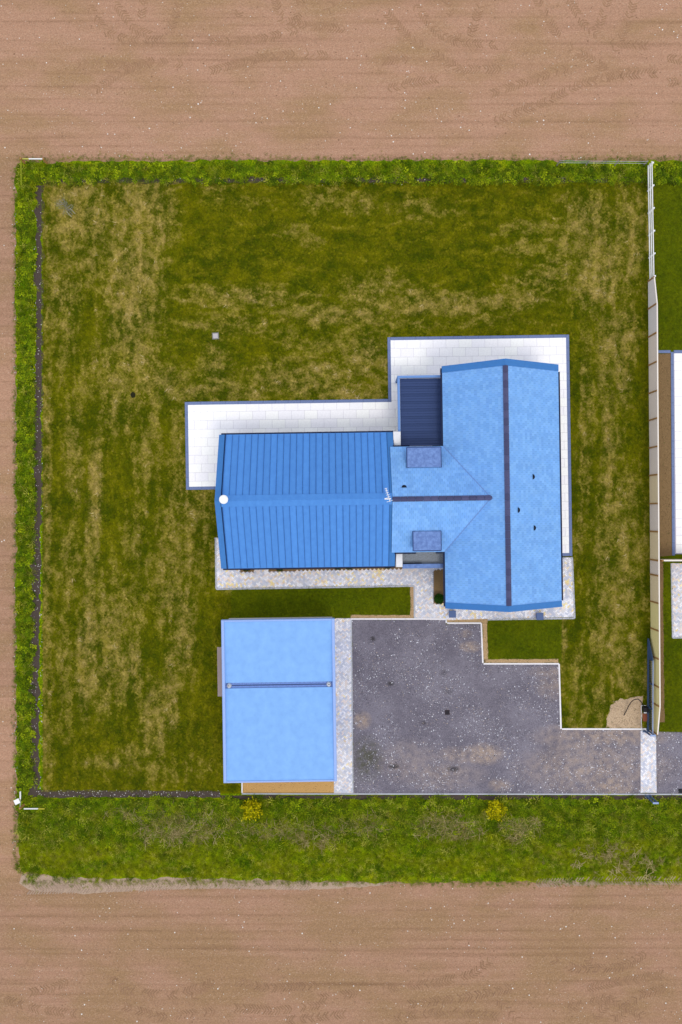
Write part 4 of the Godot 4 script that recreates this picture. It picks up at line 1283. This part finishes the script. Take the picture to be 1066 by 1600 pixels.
# ------------------------------------------------------------------ small things
func bush(o: Node3D, r: float, h: float, leaf: float, n: int, c0: Color, c1: Color, sd: int, flat = 0.0):
	# a dense shrub crown of small leaves on a dark core of twigs
	var g := RandomNumberGenerator.new(); g.seed = sd
	var nb := noise(sd, 1.3, 2)
	var s := ST()
	for i in n:
		var d := Vector3(g.randfn(), g.randfn(), g.randfn()).normalized()
		d.y = absf(d.y) if g.randf() < 0.8 else d.y
		var bulge: float = 1.0 + flat * nb.get_noise_3d(d.x, d.y, d.z)
		var p := Vector3(d.x * r * bulge, h * 0.5 + d.y * h * 0.5 * bulge, d.z * r * bulge)
		var shell := g.randf_range(0.72, 1.04)
		p = Vector3(p.x * shell, h * 0.5 + (p.y - h * 0.5) * shell, p.z * shell)
		var a := Vector3(g.randfn(), g.randfn(), g.randfn()).normalized()
		a = (a + d * 0.6).normalized()
		var b := a.cross(d + Vector3(0.01, 0.02, 0.03)).normalized()
		var l := leaf * g.randf_range(0.7, 1.4)
		var c := lerpc(c0, c1, g.randf())
		quad(s, p, p + a * l * 0.5 + b * l * 0.35, p + a * l, p + a * l * 0.5 - b * l * 0.35, c)
	obj("foliage", s, M.leafy, o)
	var st := ST()
	for k in 5:
		var a := TAU * k / 5 + 0.4
		tube(st, Vector3(0, 0, 0), Vector3(cos(a) * r * 0.5, h * 0.7, sin(a) * r * 0.5), 0.025, 0.008, 5)
	obj("stem", st, M.bark, o)

func small_things():
	# things on the roof
	var hb := Basis(Vector3.UP, TURN)
	var ho := xz(HOUSE)
	var a := thing("tv_antenna", "white rod aerial on a short mast at the roof junction", "antenna", ho + hb * Vector3(-4.05, 5.6, -0.02), TURN)
	var s := ST(); tube(s, Vector3(0, -0.1, 0), Vector3(0, 0.9, 0), 0.03, 0.025, 8); obj("mast", s, M.white_paint, a)
	s = ST(); bar(s, Vector3(0.06, 0.88, 0.22), Vector3(-0.2, 0.88, -0.68), 0.035, 0.035); obj("boom", s, M.white_paint, a)
	for k in 7:
		var p := Vector3(0.06, 0.9, 0.22).lerp(Vector3(-0.2, 0.9, -0.68), 0.06 + k * 0.15)
		var l: float = 0.22 if k == 0 else 0.15 - 0.008 * k
		s = ST(); bar(s, p + Vector3(-l, 0.02, l * 0.29) * 0.9, p + Vector3(l, 0.02, -l * 0.29) * 0.9, 0.022, 0.022); obj("element", s, M.white_paint, a)
	s = ST(); cbox(s, -0.28, 0.12, 0.74, 0.84, -0.03, 0.06, 0.01); obj("reflector", s, M.white_paint, a)
	var f := thing("flue", "white round flue cowl at the west end of the metal ridge", "flue", ho + hb * Vector3(-14.72, 5.5, -0.12), TURN)
	s = ST(); tube(s, Vector3(0, -0.2, 0), Vector3(0, 0.55, 0), 0.16, 0.16, 14); obj("pipe", s, M.pale_steel, f)
	s = ST(); tube(s, Vector3(0, 0.6, 0), Vector3(0, 0.68, 0), 0.29, 0.29, 18); tube(s, Vector3(0, 0.68, 0), Vector3(0, 0.72, 0), 0.24, 0.24, 18); obj("cowl", s, M.white_paint, f)
	# covers and blocks
	for q in [[Vector2(7.864, 7.205), "square slate blue block on the path by the barn's southwest corner"], [Vector2(14.045, 7.364), "square slate blue block at the lawn edge below the barn gable"]]:
		var b := thing("square_block", q[1], "block", xz(q[0]), TURN)
		s = ST(); cbox(s, -0.21, 0.21, 0.02, 0.42, -0.21, 0.21, 0.01); obj("body", s, M.border, b)
		s = ST(); cbox(s, -0.25, 0.25, 0.42, 0.47, -0.25, 0.25, 0.012); obj("cap", s, grain(mat(dc(92, 112, 158), 0.7), 0.03, 0.2, 0.7), b)
	var mh := thing("manhole_cover", "small square concrete cover set in the upper lawn", "manhole cover", xz(Vector2(-8.909, -12.500)), 0.06)
	s = ST(); cbox(s, -0.24, 0.24, -0.05, 0.05, -0.24, 0.24, 0.01); obj("frame", s, grain(mat(dc(138, 138, 130), 0.9), 0.05, 0.4, 0.4), mh)
	s = ST(); cbox(s, -0.17, 0.17, 0.05, 0.07, -0.17, 0.17, 0.008); obj("lid", s, grain(mat(dc(196, 190, 196), 0.9), 0.05, 0.3, 0.4), mh)
	var dr := thing("drain_cover", "small dark square drain in the middle of the gravel drive", "drain cover", xz(Vector2(7.545, 14.227)))
	s = ST(); box(s, -0.17, 0.17, -0.03, 0.05, -0.17, 0.17); obj("frame", s, mat(dc(70, 56, 60), 0.7), dr)
	for k in 6:
		s = ST(); box(s, -0.14, 0.14, 0.05, 0.056, -0.135 + k * 0.05, -0.105 + k * 0.05); obj("grate_bar", s, M.dark, dr)
	var ml := ST()
	for k in 14:
		var t := TAU * k / 14; var u := TAU * (k + 1) / 14
		for q in 3:
			var r0 := [0.19, 0.14, 0.07, 0.0][q] as float; var r1 := [0.19, 0.14, 0.07, 0.0][q + 1] as float
			var h0 := [0.0, 0.06, 0.1, 0.11][q] as float; var h1 := [0.0, 0.06, 0.1, 0.11][q + 1] as float
			quad(ml, Vector3(cos(t) * r0, h0, sin(t) * r0 * 1.2), Vector3(cos(u) * r0, h0, sin(u) * r0 * 1.2), Vector3(cos(u) * r1, h1, sin(u) * r1 * 1.2), Vector3(cos(t) * r1, h1, sin(t) * r1 * 1.2))
	var mo := obj("molehill", ml, grain(mat(dc(40, 40, 20), 0.95), 0.1, 0.5, 0.3))
	mo.position = xz(Vector2(-14.773, -8.318)); tag(mo, "small dark mound of earth in the west lawn", "molehill")
	# shrubs
	var b1 := thing("round_shrub", "clipped dark green ball shrub in the bark bed", "shrub", xz(Vector2(6.932, 6.136)))
	bush(b1, 0.34, 0.68, 0.07, 1500, dc(20, 52, 8), dc(56, 96, 30), 91)
	var ys := [[Vector2(-6.318, 20.955), "bright yellow bush below the garage gravel strip", 92, 0.58, 0.9], [Vector2(10.864, 21.000), "yellow green bush on the verge below the drive", 93, 0.56, 1.0]]
	for y in ys:
		var o := thing("yellow_bush", y[1], "bush", xz(y[0]))
		bush(o, y[3], y[4], 0.13, 900, dc(120, 134, 6), dc(236, 216, 22), y[2], 0.9)
	var es := [[Vector2(-6.682, 3.932), "first small dark shrub under the metal eave from the west"], [Vector2(-4.318, 3.932), "second small dark shrub under the metal eave from the west"], [Vector2(-0.227, 3.841), "third small dark shrub under the metal eave from the west"], [Vector2(0.591, 3.818), "fourth small dark shrub under the metal eave from the west"], [Vector2(3.318, 3.750), "small dark shrub under the metal eave beside the white fin"]]
	for i in es.size():
		var o := thing("small_shrub", es[i][1], "shrub", xz(es[i][0]), 0.0, "shrubs under the metal eave")
		bush(o, 0.26, 0.5, 0.08, 380, dc(22, 46, 10), dc(66, 92, 30), 95 + i)
	# the young bare tree
	var t := thing("young_tree", "bare young tree tied to pale stakes in the northwest lawn", "tree", xz(Vector2(-19.091, -21.136)))
	s = ST(); tube(s, Vector3(0, 0, 0), Vector3(0.02, 1.5, 0.02), 0.035, 0.025, 7); tube(s, Vector3(0.02, 1.5, 0.02), Vector3(0, 2.5, -0.03), 0.025, 0.008, 6); obj("trunk", s, M.bark, t)
	var g := RandomNumberGenerator.new(); g.seed = 99
	s = ST()
	var lf := ST()
	for k in 26:
		var y := g.randf_range(0.9, 2.3)
		var an := g.randf() * TAU
		var l := g.randf_range(0.35, 0.75) * (1.3 - y / 3.5)
		var p := Vector3(0.01, y, 0)
		var e := p + Vector3(cos(an) * l, l * 0.75, sin(an) * l)
		tube(s, p, e, 0.012, 0.005, 4)
		for q in 3:
			var m := p.lerp(e, 0.4 + 0.2 * q)
			var e2 := m + Vector3(g.randf_range(-0.25, 0.25), g.randf_range(0.05, 0.25), g.randf_range(-0.25, 0.25))
			tube(s, m, e2, 0.007, 0.004, 4)
			var dx := Vector3(g.randf_range(-1, 1), 0.2, g.randf_range(-1, 1)).normalized() * 0.05
			tri(lf, e2, e2 + dx, e2 + dx.cross(Vector3.UP) + dx * 0.5, dc(140, 148, 120))
	obj("branches", s, M.bark, t)
	obj("leaves", lf, M.leafy, t)
	for k in [[-0.05, 0.16], [0.2, -0.06]]:
		s = ST(); tube(s, Vector3(k[0], 0, k[1]), Vector3(k[0] - 0.02, 1.1, k[1]), 0.035, 0.035, 6); obj("stake", s, mat(dc(196, 190, 160), 0.9), t)
	# corner rails of the wire fence
	var r1 := thing("corner_rail", "white and weathered corner rail at the northwest corner of the weeds", "fence", xz(Vector2(-22.409, -24.727)))
	s = ST(); cbox(s, -0.06, 0.06, -0.05, 1.1, -0.06, 0.06, 0.01); obj("post", s, M.post_wood, r1)
	s = ST(); bar(s, Vector3(0.1, 0.95, 0), Vector3(0.55, 0.95, 0), 0.05, 0.1); obj("rail", s, mat(dc(206, 206, 100), 0.9), r1)
	s = ST(); bar(s, Vector3(0.55, 0.95, 0), Vector3(1.5, 0.95, 0), 0.06, 0.1); obj("rail", s, M.white_paint, r1)
	s = ST(); bar(s, Vector3(0, 0.95, 0.1), Vector3(0.02, 0.95, 1.85), 0.05, 0.08); obj("rail", s, mat(dc(150, 160, 40), 0.9), r1)
	s = ST(); cbox(s, 1.5, 1.6, -0.05, 1.0, -0.05, 0.05, 0.01); obj("post", s, M.post_wood, r1)
	var r2 := thing("corner_rail", "white corner rails with a tilted board at the southwest corner", "fence", xz(Vector2(-22.455, 20.727)))
	s = ST(); cbox(s, -0.06, 0.06, -0.05, 1.1, -0.06, 0.06, 0.01); obj("post", s, M.post_wood, r2)
	s = ST(); bar(s, Vector3(0.25, 0.95, 0.05), Vector3(1.25, 0.95, 0.05), 0.06, 0.1); obj("rail", s, M.white_paint, r2)
	s = ST(); bar(s, Vector3(1.25, 0.95, 0.05), Vector3(1.7, 0.95, 0.06), 0.05, 0.08); obj("rail", s, mat(dc(200, 190, 70), 0.9), r2)
	s = ST(); bar(s, Vector3(0, 0.95, -1.15), Vector3(0, 0.95, -0.62), 0.07, 0.1); obj("rail", s, M.white_paint, r2)
	s = ST(); bar(s, Vector3(0, 0.93, -0.62), Vector3(-0.02, 0.93, -0.06), 0.05, 0.06); obj("rail", s, mat(dc(170, 180, 150), 0.9), r2)
	s = ST()
	var bb := Basis(Vector3.UP, 0.45)
	var bt := []; var bl := []
	for c in [[-0.2, -0.17], [0.2, -0.17], [0.2, 0.17], [-0.2, 0.17]]:
		var q := bb * Vector3(c[0], 0, c[1]) + Vector3(-0.22, 0, -0.46)
		bl.append(q + Vector3(0, 1.0, 0)); bt.append(q + Vector3(0, 1.03 + c[0] * 0.15, 0))
	hexa(s, bl, bt); obj("board", s, M.white_paint, r2)
	# thin wire fence line by the north weeds, close to the white rail fence
	var wf := thing("wire_fence", "thin wire fence in the north weeds left of the white rails", "fence", xz(Vector2(15.318, -24.591)))
	for k in 4:
		s = ST(); box(s, k * 2.05 - 0.03, k * 2.05 + 0.03, -0.05, 1.0, -0.03, 0.03); obj("post", s, M.bark, wf)
	for y in [0.6, 0.95]:
		s = ST(); tube(s, Vector3(0, y, 0), Vector3(6.2, y, 0.05), 0.012, 0.012, 5); obj("wire", s, M.pale_kerb, wf)

# ------------------------------------------------------------------ grass, weeds, stones
func on_hard(p: Vector2) -> bool:
	for poly in hard:
		if Geometry2D.is_point_in_polygon(p, poly):
			return true
	return false

func growth():
	var r := RandomNumberGenerator.new(); r.seed = 101
	# mown lawn: fine tufts that take the colour of the turf they stand in
	var buf := PackedFloat32Array()
	var boxes := []   # bounds of the hard areas, to test quickly
	for poly in hard:
		var bb := Rect2(poly[0], Vector2.ZERO)
		for p in poly: bb = bb.expand(p)
		boxes.append(bb)
	var step := 0.085
	var x0 := -21.2; var x1 := 24.4; var z0 := -23.4; var z1 := 19.8
	var z := z0
	while z < z1:
		var x := x0
		while x < x1:
			var p := Vector2(x + r.randf_range(-0.05, 0.05), z + r.randf_range(-0.05, 0.05))
			x += step
			var bad := false
			for i in hard.size():
				if boxes[i].has_point(p) and Geometry2D.is_point_in_polygon(p, hard[i]):
					bad = true
					break
			if bad: continue
			var c := plan_color(p)
			var t := r.randf_range(0.65, 1.55)
			if r.randf() < 0.07 and c.b > 0.012: c = lerpc(c, dc(186, 172, 70), 0.55)
			push(buf, Vector3(p.x, 0, p.y), r.randf() * TAU, r.randf_range(0.7, 1.25), r.randf_range(0.6, 1.2), c * t)
		z += step
	tag(scatter("grass", tuft_mesh(7, 0.085, 0.05, 0.008, 5, 0.9), M.leafy, buf), "short olive and straw coloured mown grass", "grass")
	# rough verge: long grass south, weeds north and west
	buf = PackedFloat32Array()
	var weeds := PackedFloat32Array()
	var n := noise(102, 0.5, 3)
	var nw := noise(103, 0.22, 2)
	var zones := [[Vector2(-23.091, 20.273), Vector2(25.773, 26.182), 52.0, 0.9], [Vector2(-23.000, -24.818), Vector2(25.773, -23.227), 40.0, 0.2], [Vector2(-23.045, -24.818), Vector2(-21.500, 20.455), 40.0, 0.2]]
	for zi in zones.size():
		var q: Array = zones[zi]
		var a: Vector2 = q[0]; var b: Vector2 = q[1]
		for i in int((b.x - a.x) * (b.y - a.y) * q[2] * 1.9):
			var p := Vector2(r.randf_range(a.x, b.x), r.randf_range(a.y, b.y))
			var e := n.get_noise_2d(p.x * 1.6, p.y * 1.6)
			var edge := minf(minf(p.x - a.x, b.x - p.x), minf(p.y - a.y, b.y - p.y))
			if edge < 0.14 + e * 0.5 and zi != 1 or zi == 1 and p.y - a.y < 0.14 + e * 0.5: continue
			if zi == 2 and p.x > a.x + 1.42 + e * 0.9 - clampf((p.y - 0.0) / 20.0, 0, 1) * 0.35: continue
			if zi == 1 and p.y > b.y - 0.1 + e * 1.3: continue
			if on_hard(p): continue
			var c := plan_color(p)
			var leafy := nw.get_noise_2d(p.x * 2.2, p.y * 2.2) + (0.3 if zi > 0 else (0.25 if p.y < a.y + 1.0 else (-0.28 if p.y < a.y + 2.6 else -0.9)))
			var t := r.randf_range(0.45, 1.75)
			if leafy > r.randf_range(-0.1, 0.6):
				var g := lerpc(dc(62, 92, 4), dc(160, 172, 20), pow(r.randf(), 2.2))
				g = lerpc(g, c, 0.35)
				push(weeds, Vector3(p.x, -0.02, p.y), r.randf() * TAU, r.randf_range(0.6, 1.3), r.randf_range(0.6, 1.3), g * t)
			else:
				if r.randf() < 0.1: c = lerpc(c, dc(206, 196, 90), 0.6)
				var low: float = 0.6 if zi == 0 and p.y > 23.3 + e * 2.0 else 1.0
				push(buf, Vector3(p.x, -0.02, p.y), r.randf() * TAU, r.randf_range(0.45, 1.3) * low, r.randf_range(0.4, 1.3) * low, c * t)
	# short grass creeping onto the field edge
	for i in 3200:
		var k := r.randi() % 4
		var p: Vector2
		var off := absf(r.randfn()) * 0.22
		if k == 0: p = Vector2(r.randf_range(-23.0, 25.0), -24.95 - off)
		elif k == 1: p = Vector2(-23.08 - off * 0.6, r.randf_range(-24.6, 25.4))
		else: p = Vector2(r.randf_range(-22.6, 25.0), 26.15 + off)
		var c := plan_color(Vector2(p.x, clampf(p.y, -24.6, 25.8)))
		push(buf, Vector3(p.x, -0.04, p.y), r.randf() * TAU, r.randf_range(0.2, 0.55), r.randf_range(0.3, 0.5), lerpc(c * r.randf_range(0.9, 1.3), dc(160, 140, 96), r.randf() * 0.6))
	tag(scatter("long_grass", tuft_mesh(10, 0.24, 0.24, 0.014, 6, 1.0), M.leafy, buf), "long green and straw grass of the rough verge", "grass")
	tag(scatter("weeds", leaf_mesh(22, 0.17, 0.3, 0.075, 7), M.leafy, weeds), "leafy green weeds growing round the edge of the plot", "weeds")
	# pale dead stems lying in the verge
	var dead := PackedFloat32Array()
	for q in [[290,1292,60,20,260],[265,1300,30,14,120],[440,1296,60,12,160],[500,1308,36,14,110],[560,1288,44,14,110],[690,1284,44,14,190],[712,1300,34,12,120],[815,1288,26,8,90],[812,1302,16,18,90],[930,1332,70,20,70],[985,1345,60,20,70],[210,1272,46,8,70]]:
		for i in int(q[4] * 0.5):
			var p := Vector2((q[0] + r.randfn() * q[2] * 0.6 - 533.0) / 22.0, (q[1] + r.randfn() * q[3] * 0.6 - 800.0) / 22.0)
			push(dead, Vector3(p.x, 0.08, p.y), r.randf() * TAU, r.randf_range(0.4, 1.5), r.randf_range(0.6, 1.4), lerpc(dc(120, 108, 58), dc(196, 178, 126), r.randf()))
	tag(scatter("dead_grass", swath_mesh(9, 0.42, 0.011, 8), M.leafy, dead), "pale dead grass stems matted in the south verge", "dead grass")
	# loose dry stems lying over the straw patches of the lawn
	var stems := PackedFloat32Array()
	for i in 60000:
		var p := Vector2(r.randf_range(-21.0, 22.0), r.randf_range(-23.0, 19.6))
		var c := plan_color(p)
		if c.b < 0.04 + r.randf() * 0.1: continue
		if on_hard(p): continue
		push(stems, Vector3(p.x, 0.03, p.y), r.randf() * TAU, r.randf_range(0.6, 1.5), 1.0, lerpc(dc(176, 158, 100), dc(222, 200, 150), r.randf()))
	tag(scatter("dry_stems", tuft_mesh(3, 0.26, 0.025, 0.011, 12, 1.0), M.leafy, stems), "pale dry stems lying on the straw patches of the lawn", "dry grass")
	# white stones along the dark planting strips
	var st := PackedFloat32Array()
	for i in 900:
		var p: Vector2
		var k := r.randi() % 5
		if k < 2: p = Vector2(r.randf_range(-22.1, -21.2), r.randf_range(-22.5, 20.0))
		elif k == 2: p = Vector2(r.randf_range(-21.5, -8.6), r.randf_range(19.75, 20.2))
		elif k == 3: p = Vector2(r.randf_range(-21.5, 21.5), -23.6 + r.randfn() * 0.15)
		else: p = Vector2(-23.15 + r.randfn() * 0.1, r.randf_range(-24.5, 24.0))
		push(st, Vector3(p.x, 0.0, p.y), r.randf() * TAU, r.randf_range(0.015, 0.05), 0.03, lerpc(dc(150, 142, 140), dc(240, 236, 232), r.randf()))
	tag(scatter("stones", pebble_mesh(5), M.stone, st), "small pale stones along the dark planting strips", "stones")

func field_detail():
	var r := RandomNumberGenerator.new(); r.seed = 111
	# crumbs and pebbles on the bare beds
	var cr := PackedFloat32Array()
	var beds := [[Vector2(-7.000, 19.136), Vector2(-0.500, 19.909), dc(214, 172, 112)], [Vector2(0.682, 7.318), Vector2(4.909, 7.545), dc(204, 172, 132)], [Vector2(4.909, 5.227), Vector2(5.227, 7.545), dc(204, 172, 132)], [Vector2(7.500, 7.591), Vector2(10.409, 7.864), dc(190, 164, 110)], [Vector2(10.045, 7.909), Vector2(10.409, 10.455), dc(204, 172, 132)], [Vector2(10.182, 10.455), Vector2(15.409, 10.727), dc(204, 172, 132)],
		[Vector2(22.091, -11.227), Vector2(23.409, 3.091), dc(152, 124, 88)], [Vector2(22.136, 3.500), Vector2(22.909, 14.909), dc(150, 118, 88)], [Vector2(6.591, 4.091), Vector2(7.409, 6.545), dc(150, 116, 76)], [Vector2(-7.136, 3.636), Vector2(-6.136, 4.227), dc(150, 124, 90)], [Vector2(-5.136, 3.636), Vector2(4.409, 4.045), dc(150, 124, 90)], [Vector2(19.182, 13.409), Vector2(21.318, 15.273), dc(206, 180, 152)]]
	for b in beds:
		var sz: Vector2 = b[1] - b[0]
		for i in int(sz.x * sz.y * 90):
			var p := Vector2(r.randf_range(b[0].x, b[1].x), r.randf_range(b[0].y, b[1].y))
			var c: Color = b[2] * r.randf_range(0.35, 1.35)
			if r.randf() < 0.05: c = dc(90, 104, 40)
			var y := 0.13 if b[0].x > 19.0 and b[0].y > 13.0 else 0.015
			push(cr, Vector3(p.x, y, p.y), r.randf() * TAU, r.randf_range(0.012, 0.034), r.randf_range(0.015, 0.035), c)
	tag(scatter("soil_crumbs", pebble_mesh(11), M.stone, cr), "crumbs of soil and small pebbles on the bare beds", "pebbles")
	# stones and clods on the tilled soil
	var st := PackedFloat32Array()
	var n := noise(112, 0.12, 2)
	for i in 14000:
		var p := Vector2(r.randf_range(-25.5, 25.5), 0)
		var k := r.randf()
		if k < 0.5: p.y = r.randf_range(-38.0, -25.05)
		elif k < 0.95: p.y = r.randf_range(26.4, 38.0)
		else: p = Vector2(r.randf_range(-25.5, -23.25), r.randf_range(-25, 26))
		var big := pow(r.randf(), 5.0)
		var white := r.randf() < 0.12 + n.get_noise_2d(p.x, p.y) * 0.1
		var c := lerpc(dc(220, 206, 196), dc(252, 248, 244), r.randf()) if white else lerpc(dc(140, 108, 84), dc(194, 160, 134), r.randf())
		push(st, Vector3(p.x, -0.034, p.y), r.randf() * TAU, 0.016 + 0.04 * big + r.randf() * 0.016, 0.015 + 0.03 * big, c)
	tag(scatter("field_stones", pebble_mesh(9), M.stone, st), "pale flints and clods scattered over the brown field", "stones")
	# tractor tyre prints: chevrons of pressed soil along each wheel path
	var paths := [
		[Vector2(3.045, -35.682), Vector2(4.864, -33.636), Vector2(6.136, -32.955)], [Vector2(5.318, -35.909), Vector2(6.909, -34.000), Vector2(8.273, -33.364), Vector2(11.227, -33.182)], [Vector2(9.864, -35.909), Vector2(9.318, -34.091), Vector2(7.591, -33.182)], [Vector2(7.591, -36.364), Vector2(7.864, -35.000)],
		[Vector2(13.955, -36.364), Vector2(15.773, -33.182), Vector2(18.045, -32.045), Vector2(18.955, -31.364)], [Vector2(16.227, -36.364), Vector2(17.364, -34.545), Vector2(18.955, -33.364), Vector2(22.136, -33.091)], [Vector2(18.955, -36.364), Vector2(18.273, -34.318)], [Vector2(20.773, -36.136), Vector2(20.091, -34.091), Vector2(19.409, -32.727)],
		[Vector2(6.682, -32.500), Vector2(8.500, -31.455), Vector2(11.455, -31.455)], [Vector2(3.045, -32.045), Vector2(4.864, -32.182)], [Vector2(3.045, -30.000), Vector2(5.318, -30.545), Vector2(7.136, -30.818)], [Vector2(10.773, -29.773), Vector2(13.500, -30.682), Vector2(16.227, -31.591)], [Vector2(11.000, -27.818), Vector2(14.409, -29.091), Vector2(17.136, -30.455), Vector2(19.409, -31.000), Vector2(22.591, -31.136)], [Vector2(18.955, -30.909), Vector2(21.227, -31.455), Vector2(22.591, -31.545)], [Vector2(23.273, -32.273), Vector2(24.227, -32.045)], [Vector2(23.273, -30.545), Vector2(24.227, -30.636)],
		[Vector2(-17.864, -35.909), Vector2(-16.727, -34.091), Vector2(-15.136, -33.545), Vector2(-11.955, -33.545)], [Vector2(-16.045, -36.136), Vector2(-14.682, -34.318), Vector2(-13.091, -33.727)], [Vector2(-11.500, -36.136), Vector2(-12.318, -33.636)], [Vector2(-14.000, -36.364), Vector2(-14.227, -35.000)], [Vector2(-19.227, -31.818), Vector2(-16.045, -31.818), Vector2(-13.091, -31.455)], [Vector2(-17.409, -30.000), Vector2(-15.591, -31.273), Vector2(-13.773, -32.045), Vector2(-11.045, -31.818)],
		[Vector2(-9.227, -33.409), Vector2(-6.045, -33.545), Vector2(-2.864, -34.318)], [Vector2(-9.227, -31.364), Vector2(-6.045, -32.182), Vector2(-2.864, -32.636), Vector2(-0.591, -32.364)], [Vector2(-4.682, -36.364), Vector2(-4.227, -35.000), Vector2(-2.409, -34.545), Vector2(0.318, -34.318)], [Vector2(-2.864, -36.364), Vector2(-3.318, -34.091)], [Vector2(-6.955, -36.364), Vector2(-7.409, -35.000)], [Vector2(-0.591, -36.364), Vector2(-1.045, -35.455)],
		[Vector2(-22.409, 34.182), Vector2(-20.591, 33.864), Vector2(-19.227, 33.273)], [Vector2(-16.273, 33.182), Vector2(-15.136, 34.091), Vector2(-11.955, 34.364), Vector2(-9.455, 33.636)], [Vector2(-9.227, 33.409), Vector2(-10.591, 34.545)], [Vector2(-24.227, 34.545), Vector2(-21.500, 35.364), Vector2(-18.773, 35.682)], [Vector2(-15.591, 35.091), Vector2(-12.864, 35.909), Vector2(-8.773, 35.455)], [Vector2(-7.182, 33.409), Vector2(-5.136, 33.864), Vector2(-1.500, 33.636)], [Vector2(-7.864, 35.227), Vector2(-4.682, 35.455), Vector2(-1.045, 35.000)],
		[Vector2(3.045, 33.864), Vector2(7.136, 33.409), Vector2(9.409, 32.818), Vector2(10.773, 31.727)], [Vector2(4.864, 35.000), Vector2(8.500, 34.545), Vector2(12.136, 33.864)], [Vector2(3.955, 35.909), Vector2(7.591, 35.455), Vector2(11.227, 35.909)], [Vector2(15.091, 31.818), Vector2(16.682, 32.500), Vector2(19.864, 32.364), Vector2(21.909, 31.273)], [Vector2(17.591, 31.818), Vector2(18.273, 32.727)], [Vector2(17.591, 33.864), Vector2(19.409, 33.409), Vector2(21.227, 33.182), Vector2(23.045, 32.818)], [Vector2(16.227, 35.227), Vector2(18.955, 34.545), Vector2(21.682, 35.909)], [Vector2(19.409, 35.909), Vector2(21.227, 34.318), Vector2(23.045, 33.864)], [Vector2(18.045, 35.909), Vector2(19.409, 34.545)], [Vector2(11.227, 34.773), Vector2(12.591, 36.136)], [Vector2(-1.500, 34.545), Vector2(1.227, 34.182)], [Vector2(-3.773, 36.136), Vector2(0.318, 35.682)],
		[Vector2(-22.182, 26.864), Vector2(-18.318, 26.773), Vector2(-14.227, 26.636), Vector2(-9.227, 26.455), Vector2(-1.955, 26.591)], [Vector2(-21.500, 26.545), Vector2(-18.318, 26.364)], [Vector2(13.955, 26.364), Vector2(19.409, 26.182), Vector2(24.227, 26.182)]]
	var s := ST()
	for pi in paths.size():
		var pts: Array = paths[pi]
		var pale: bool = pi >= paths.size() - 3
		var curve := Curve2D.new()
		for i in pts.size():
			var tang: Vector2 = (pts[min(i + 1, pts.size() - 1)] - pts[max(i - 1, 0)]) * 0.18
			curve.add_point(pts[i], -tang, tang)
		var len := curve.get_baked_length()
		var d := 0.0
		var flip := 1.0 if r.randf() < 0.5 else -1.0
		var fade := noise(200 + pi, 0.5, 2)
		while d < len - 0.1:
			var p := curve.sample_baked(d); var q := curve.sample_baked(d + 0.1)
			var t := (q - p).normalized(); var o := t.orthogonal()
			d += 0.2 + r.randf_range(-0.015, 0.015)
			if fade.get_noise_1d(d * 2.0) < -0.33 and not pale: continue
			for sg in [-1.0, 1.0]:
				if r.randf() < 0.12: continue
				var a: Vector2 = p + o * sg * 0.03 + t * flip * 0.1
				var b: Vector2 = p + o * sg * 0.30 - t * flip * 0.12
				var base: Color = dc(168, 132, 104) if not pale else dc(176, 152, 134)
				var c: Color = base * r.randf_range(0.9, 1.05) * (0.88 if p.y > 0.0 and not pale else 1.0)
				var w := 0.04
				var dd := (b - a).normalized(); var sd := dd.orthogonal() * w
				var hh := r.randf_range(0.018, 0.04)
				var y := -0.018 if pale else -0.032
				var A := xz(a, y); var B := xz(b, y); var S := xz(sd); var U := Vector3(0, hh, 0)
				# a ridge of pressed soil with a steep and a shallow face
				quad(s, A - S, B - S, B - S * 0.2 + U, A - S * 0.2 + U, c)
				quad(s, A - S * 0.2 + U, B - S * 0.2 + U, B + S * 1.3, A + S * 1.3, c)
				tri(s, A - S, A - S * 0.2 + U, A + S * 1.3, c); tri(s, B - S, B + S * 1.3, B - S * 0.2 + U, c)
	var tt := obj("tyre_tracks", s, M.vert, self, true)
	tag(tt, "chevron tractor tyre prints curving over the brown field", "tyre tracks")
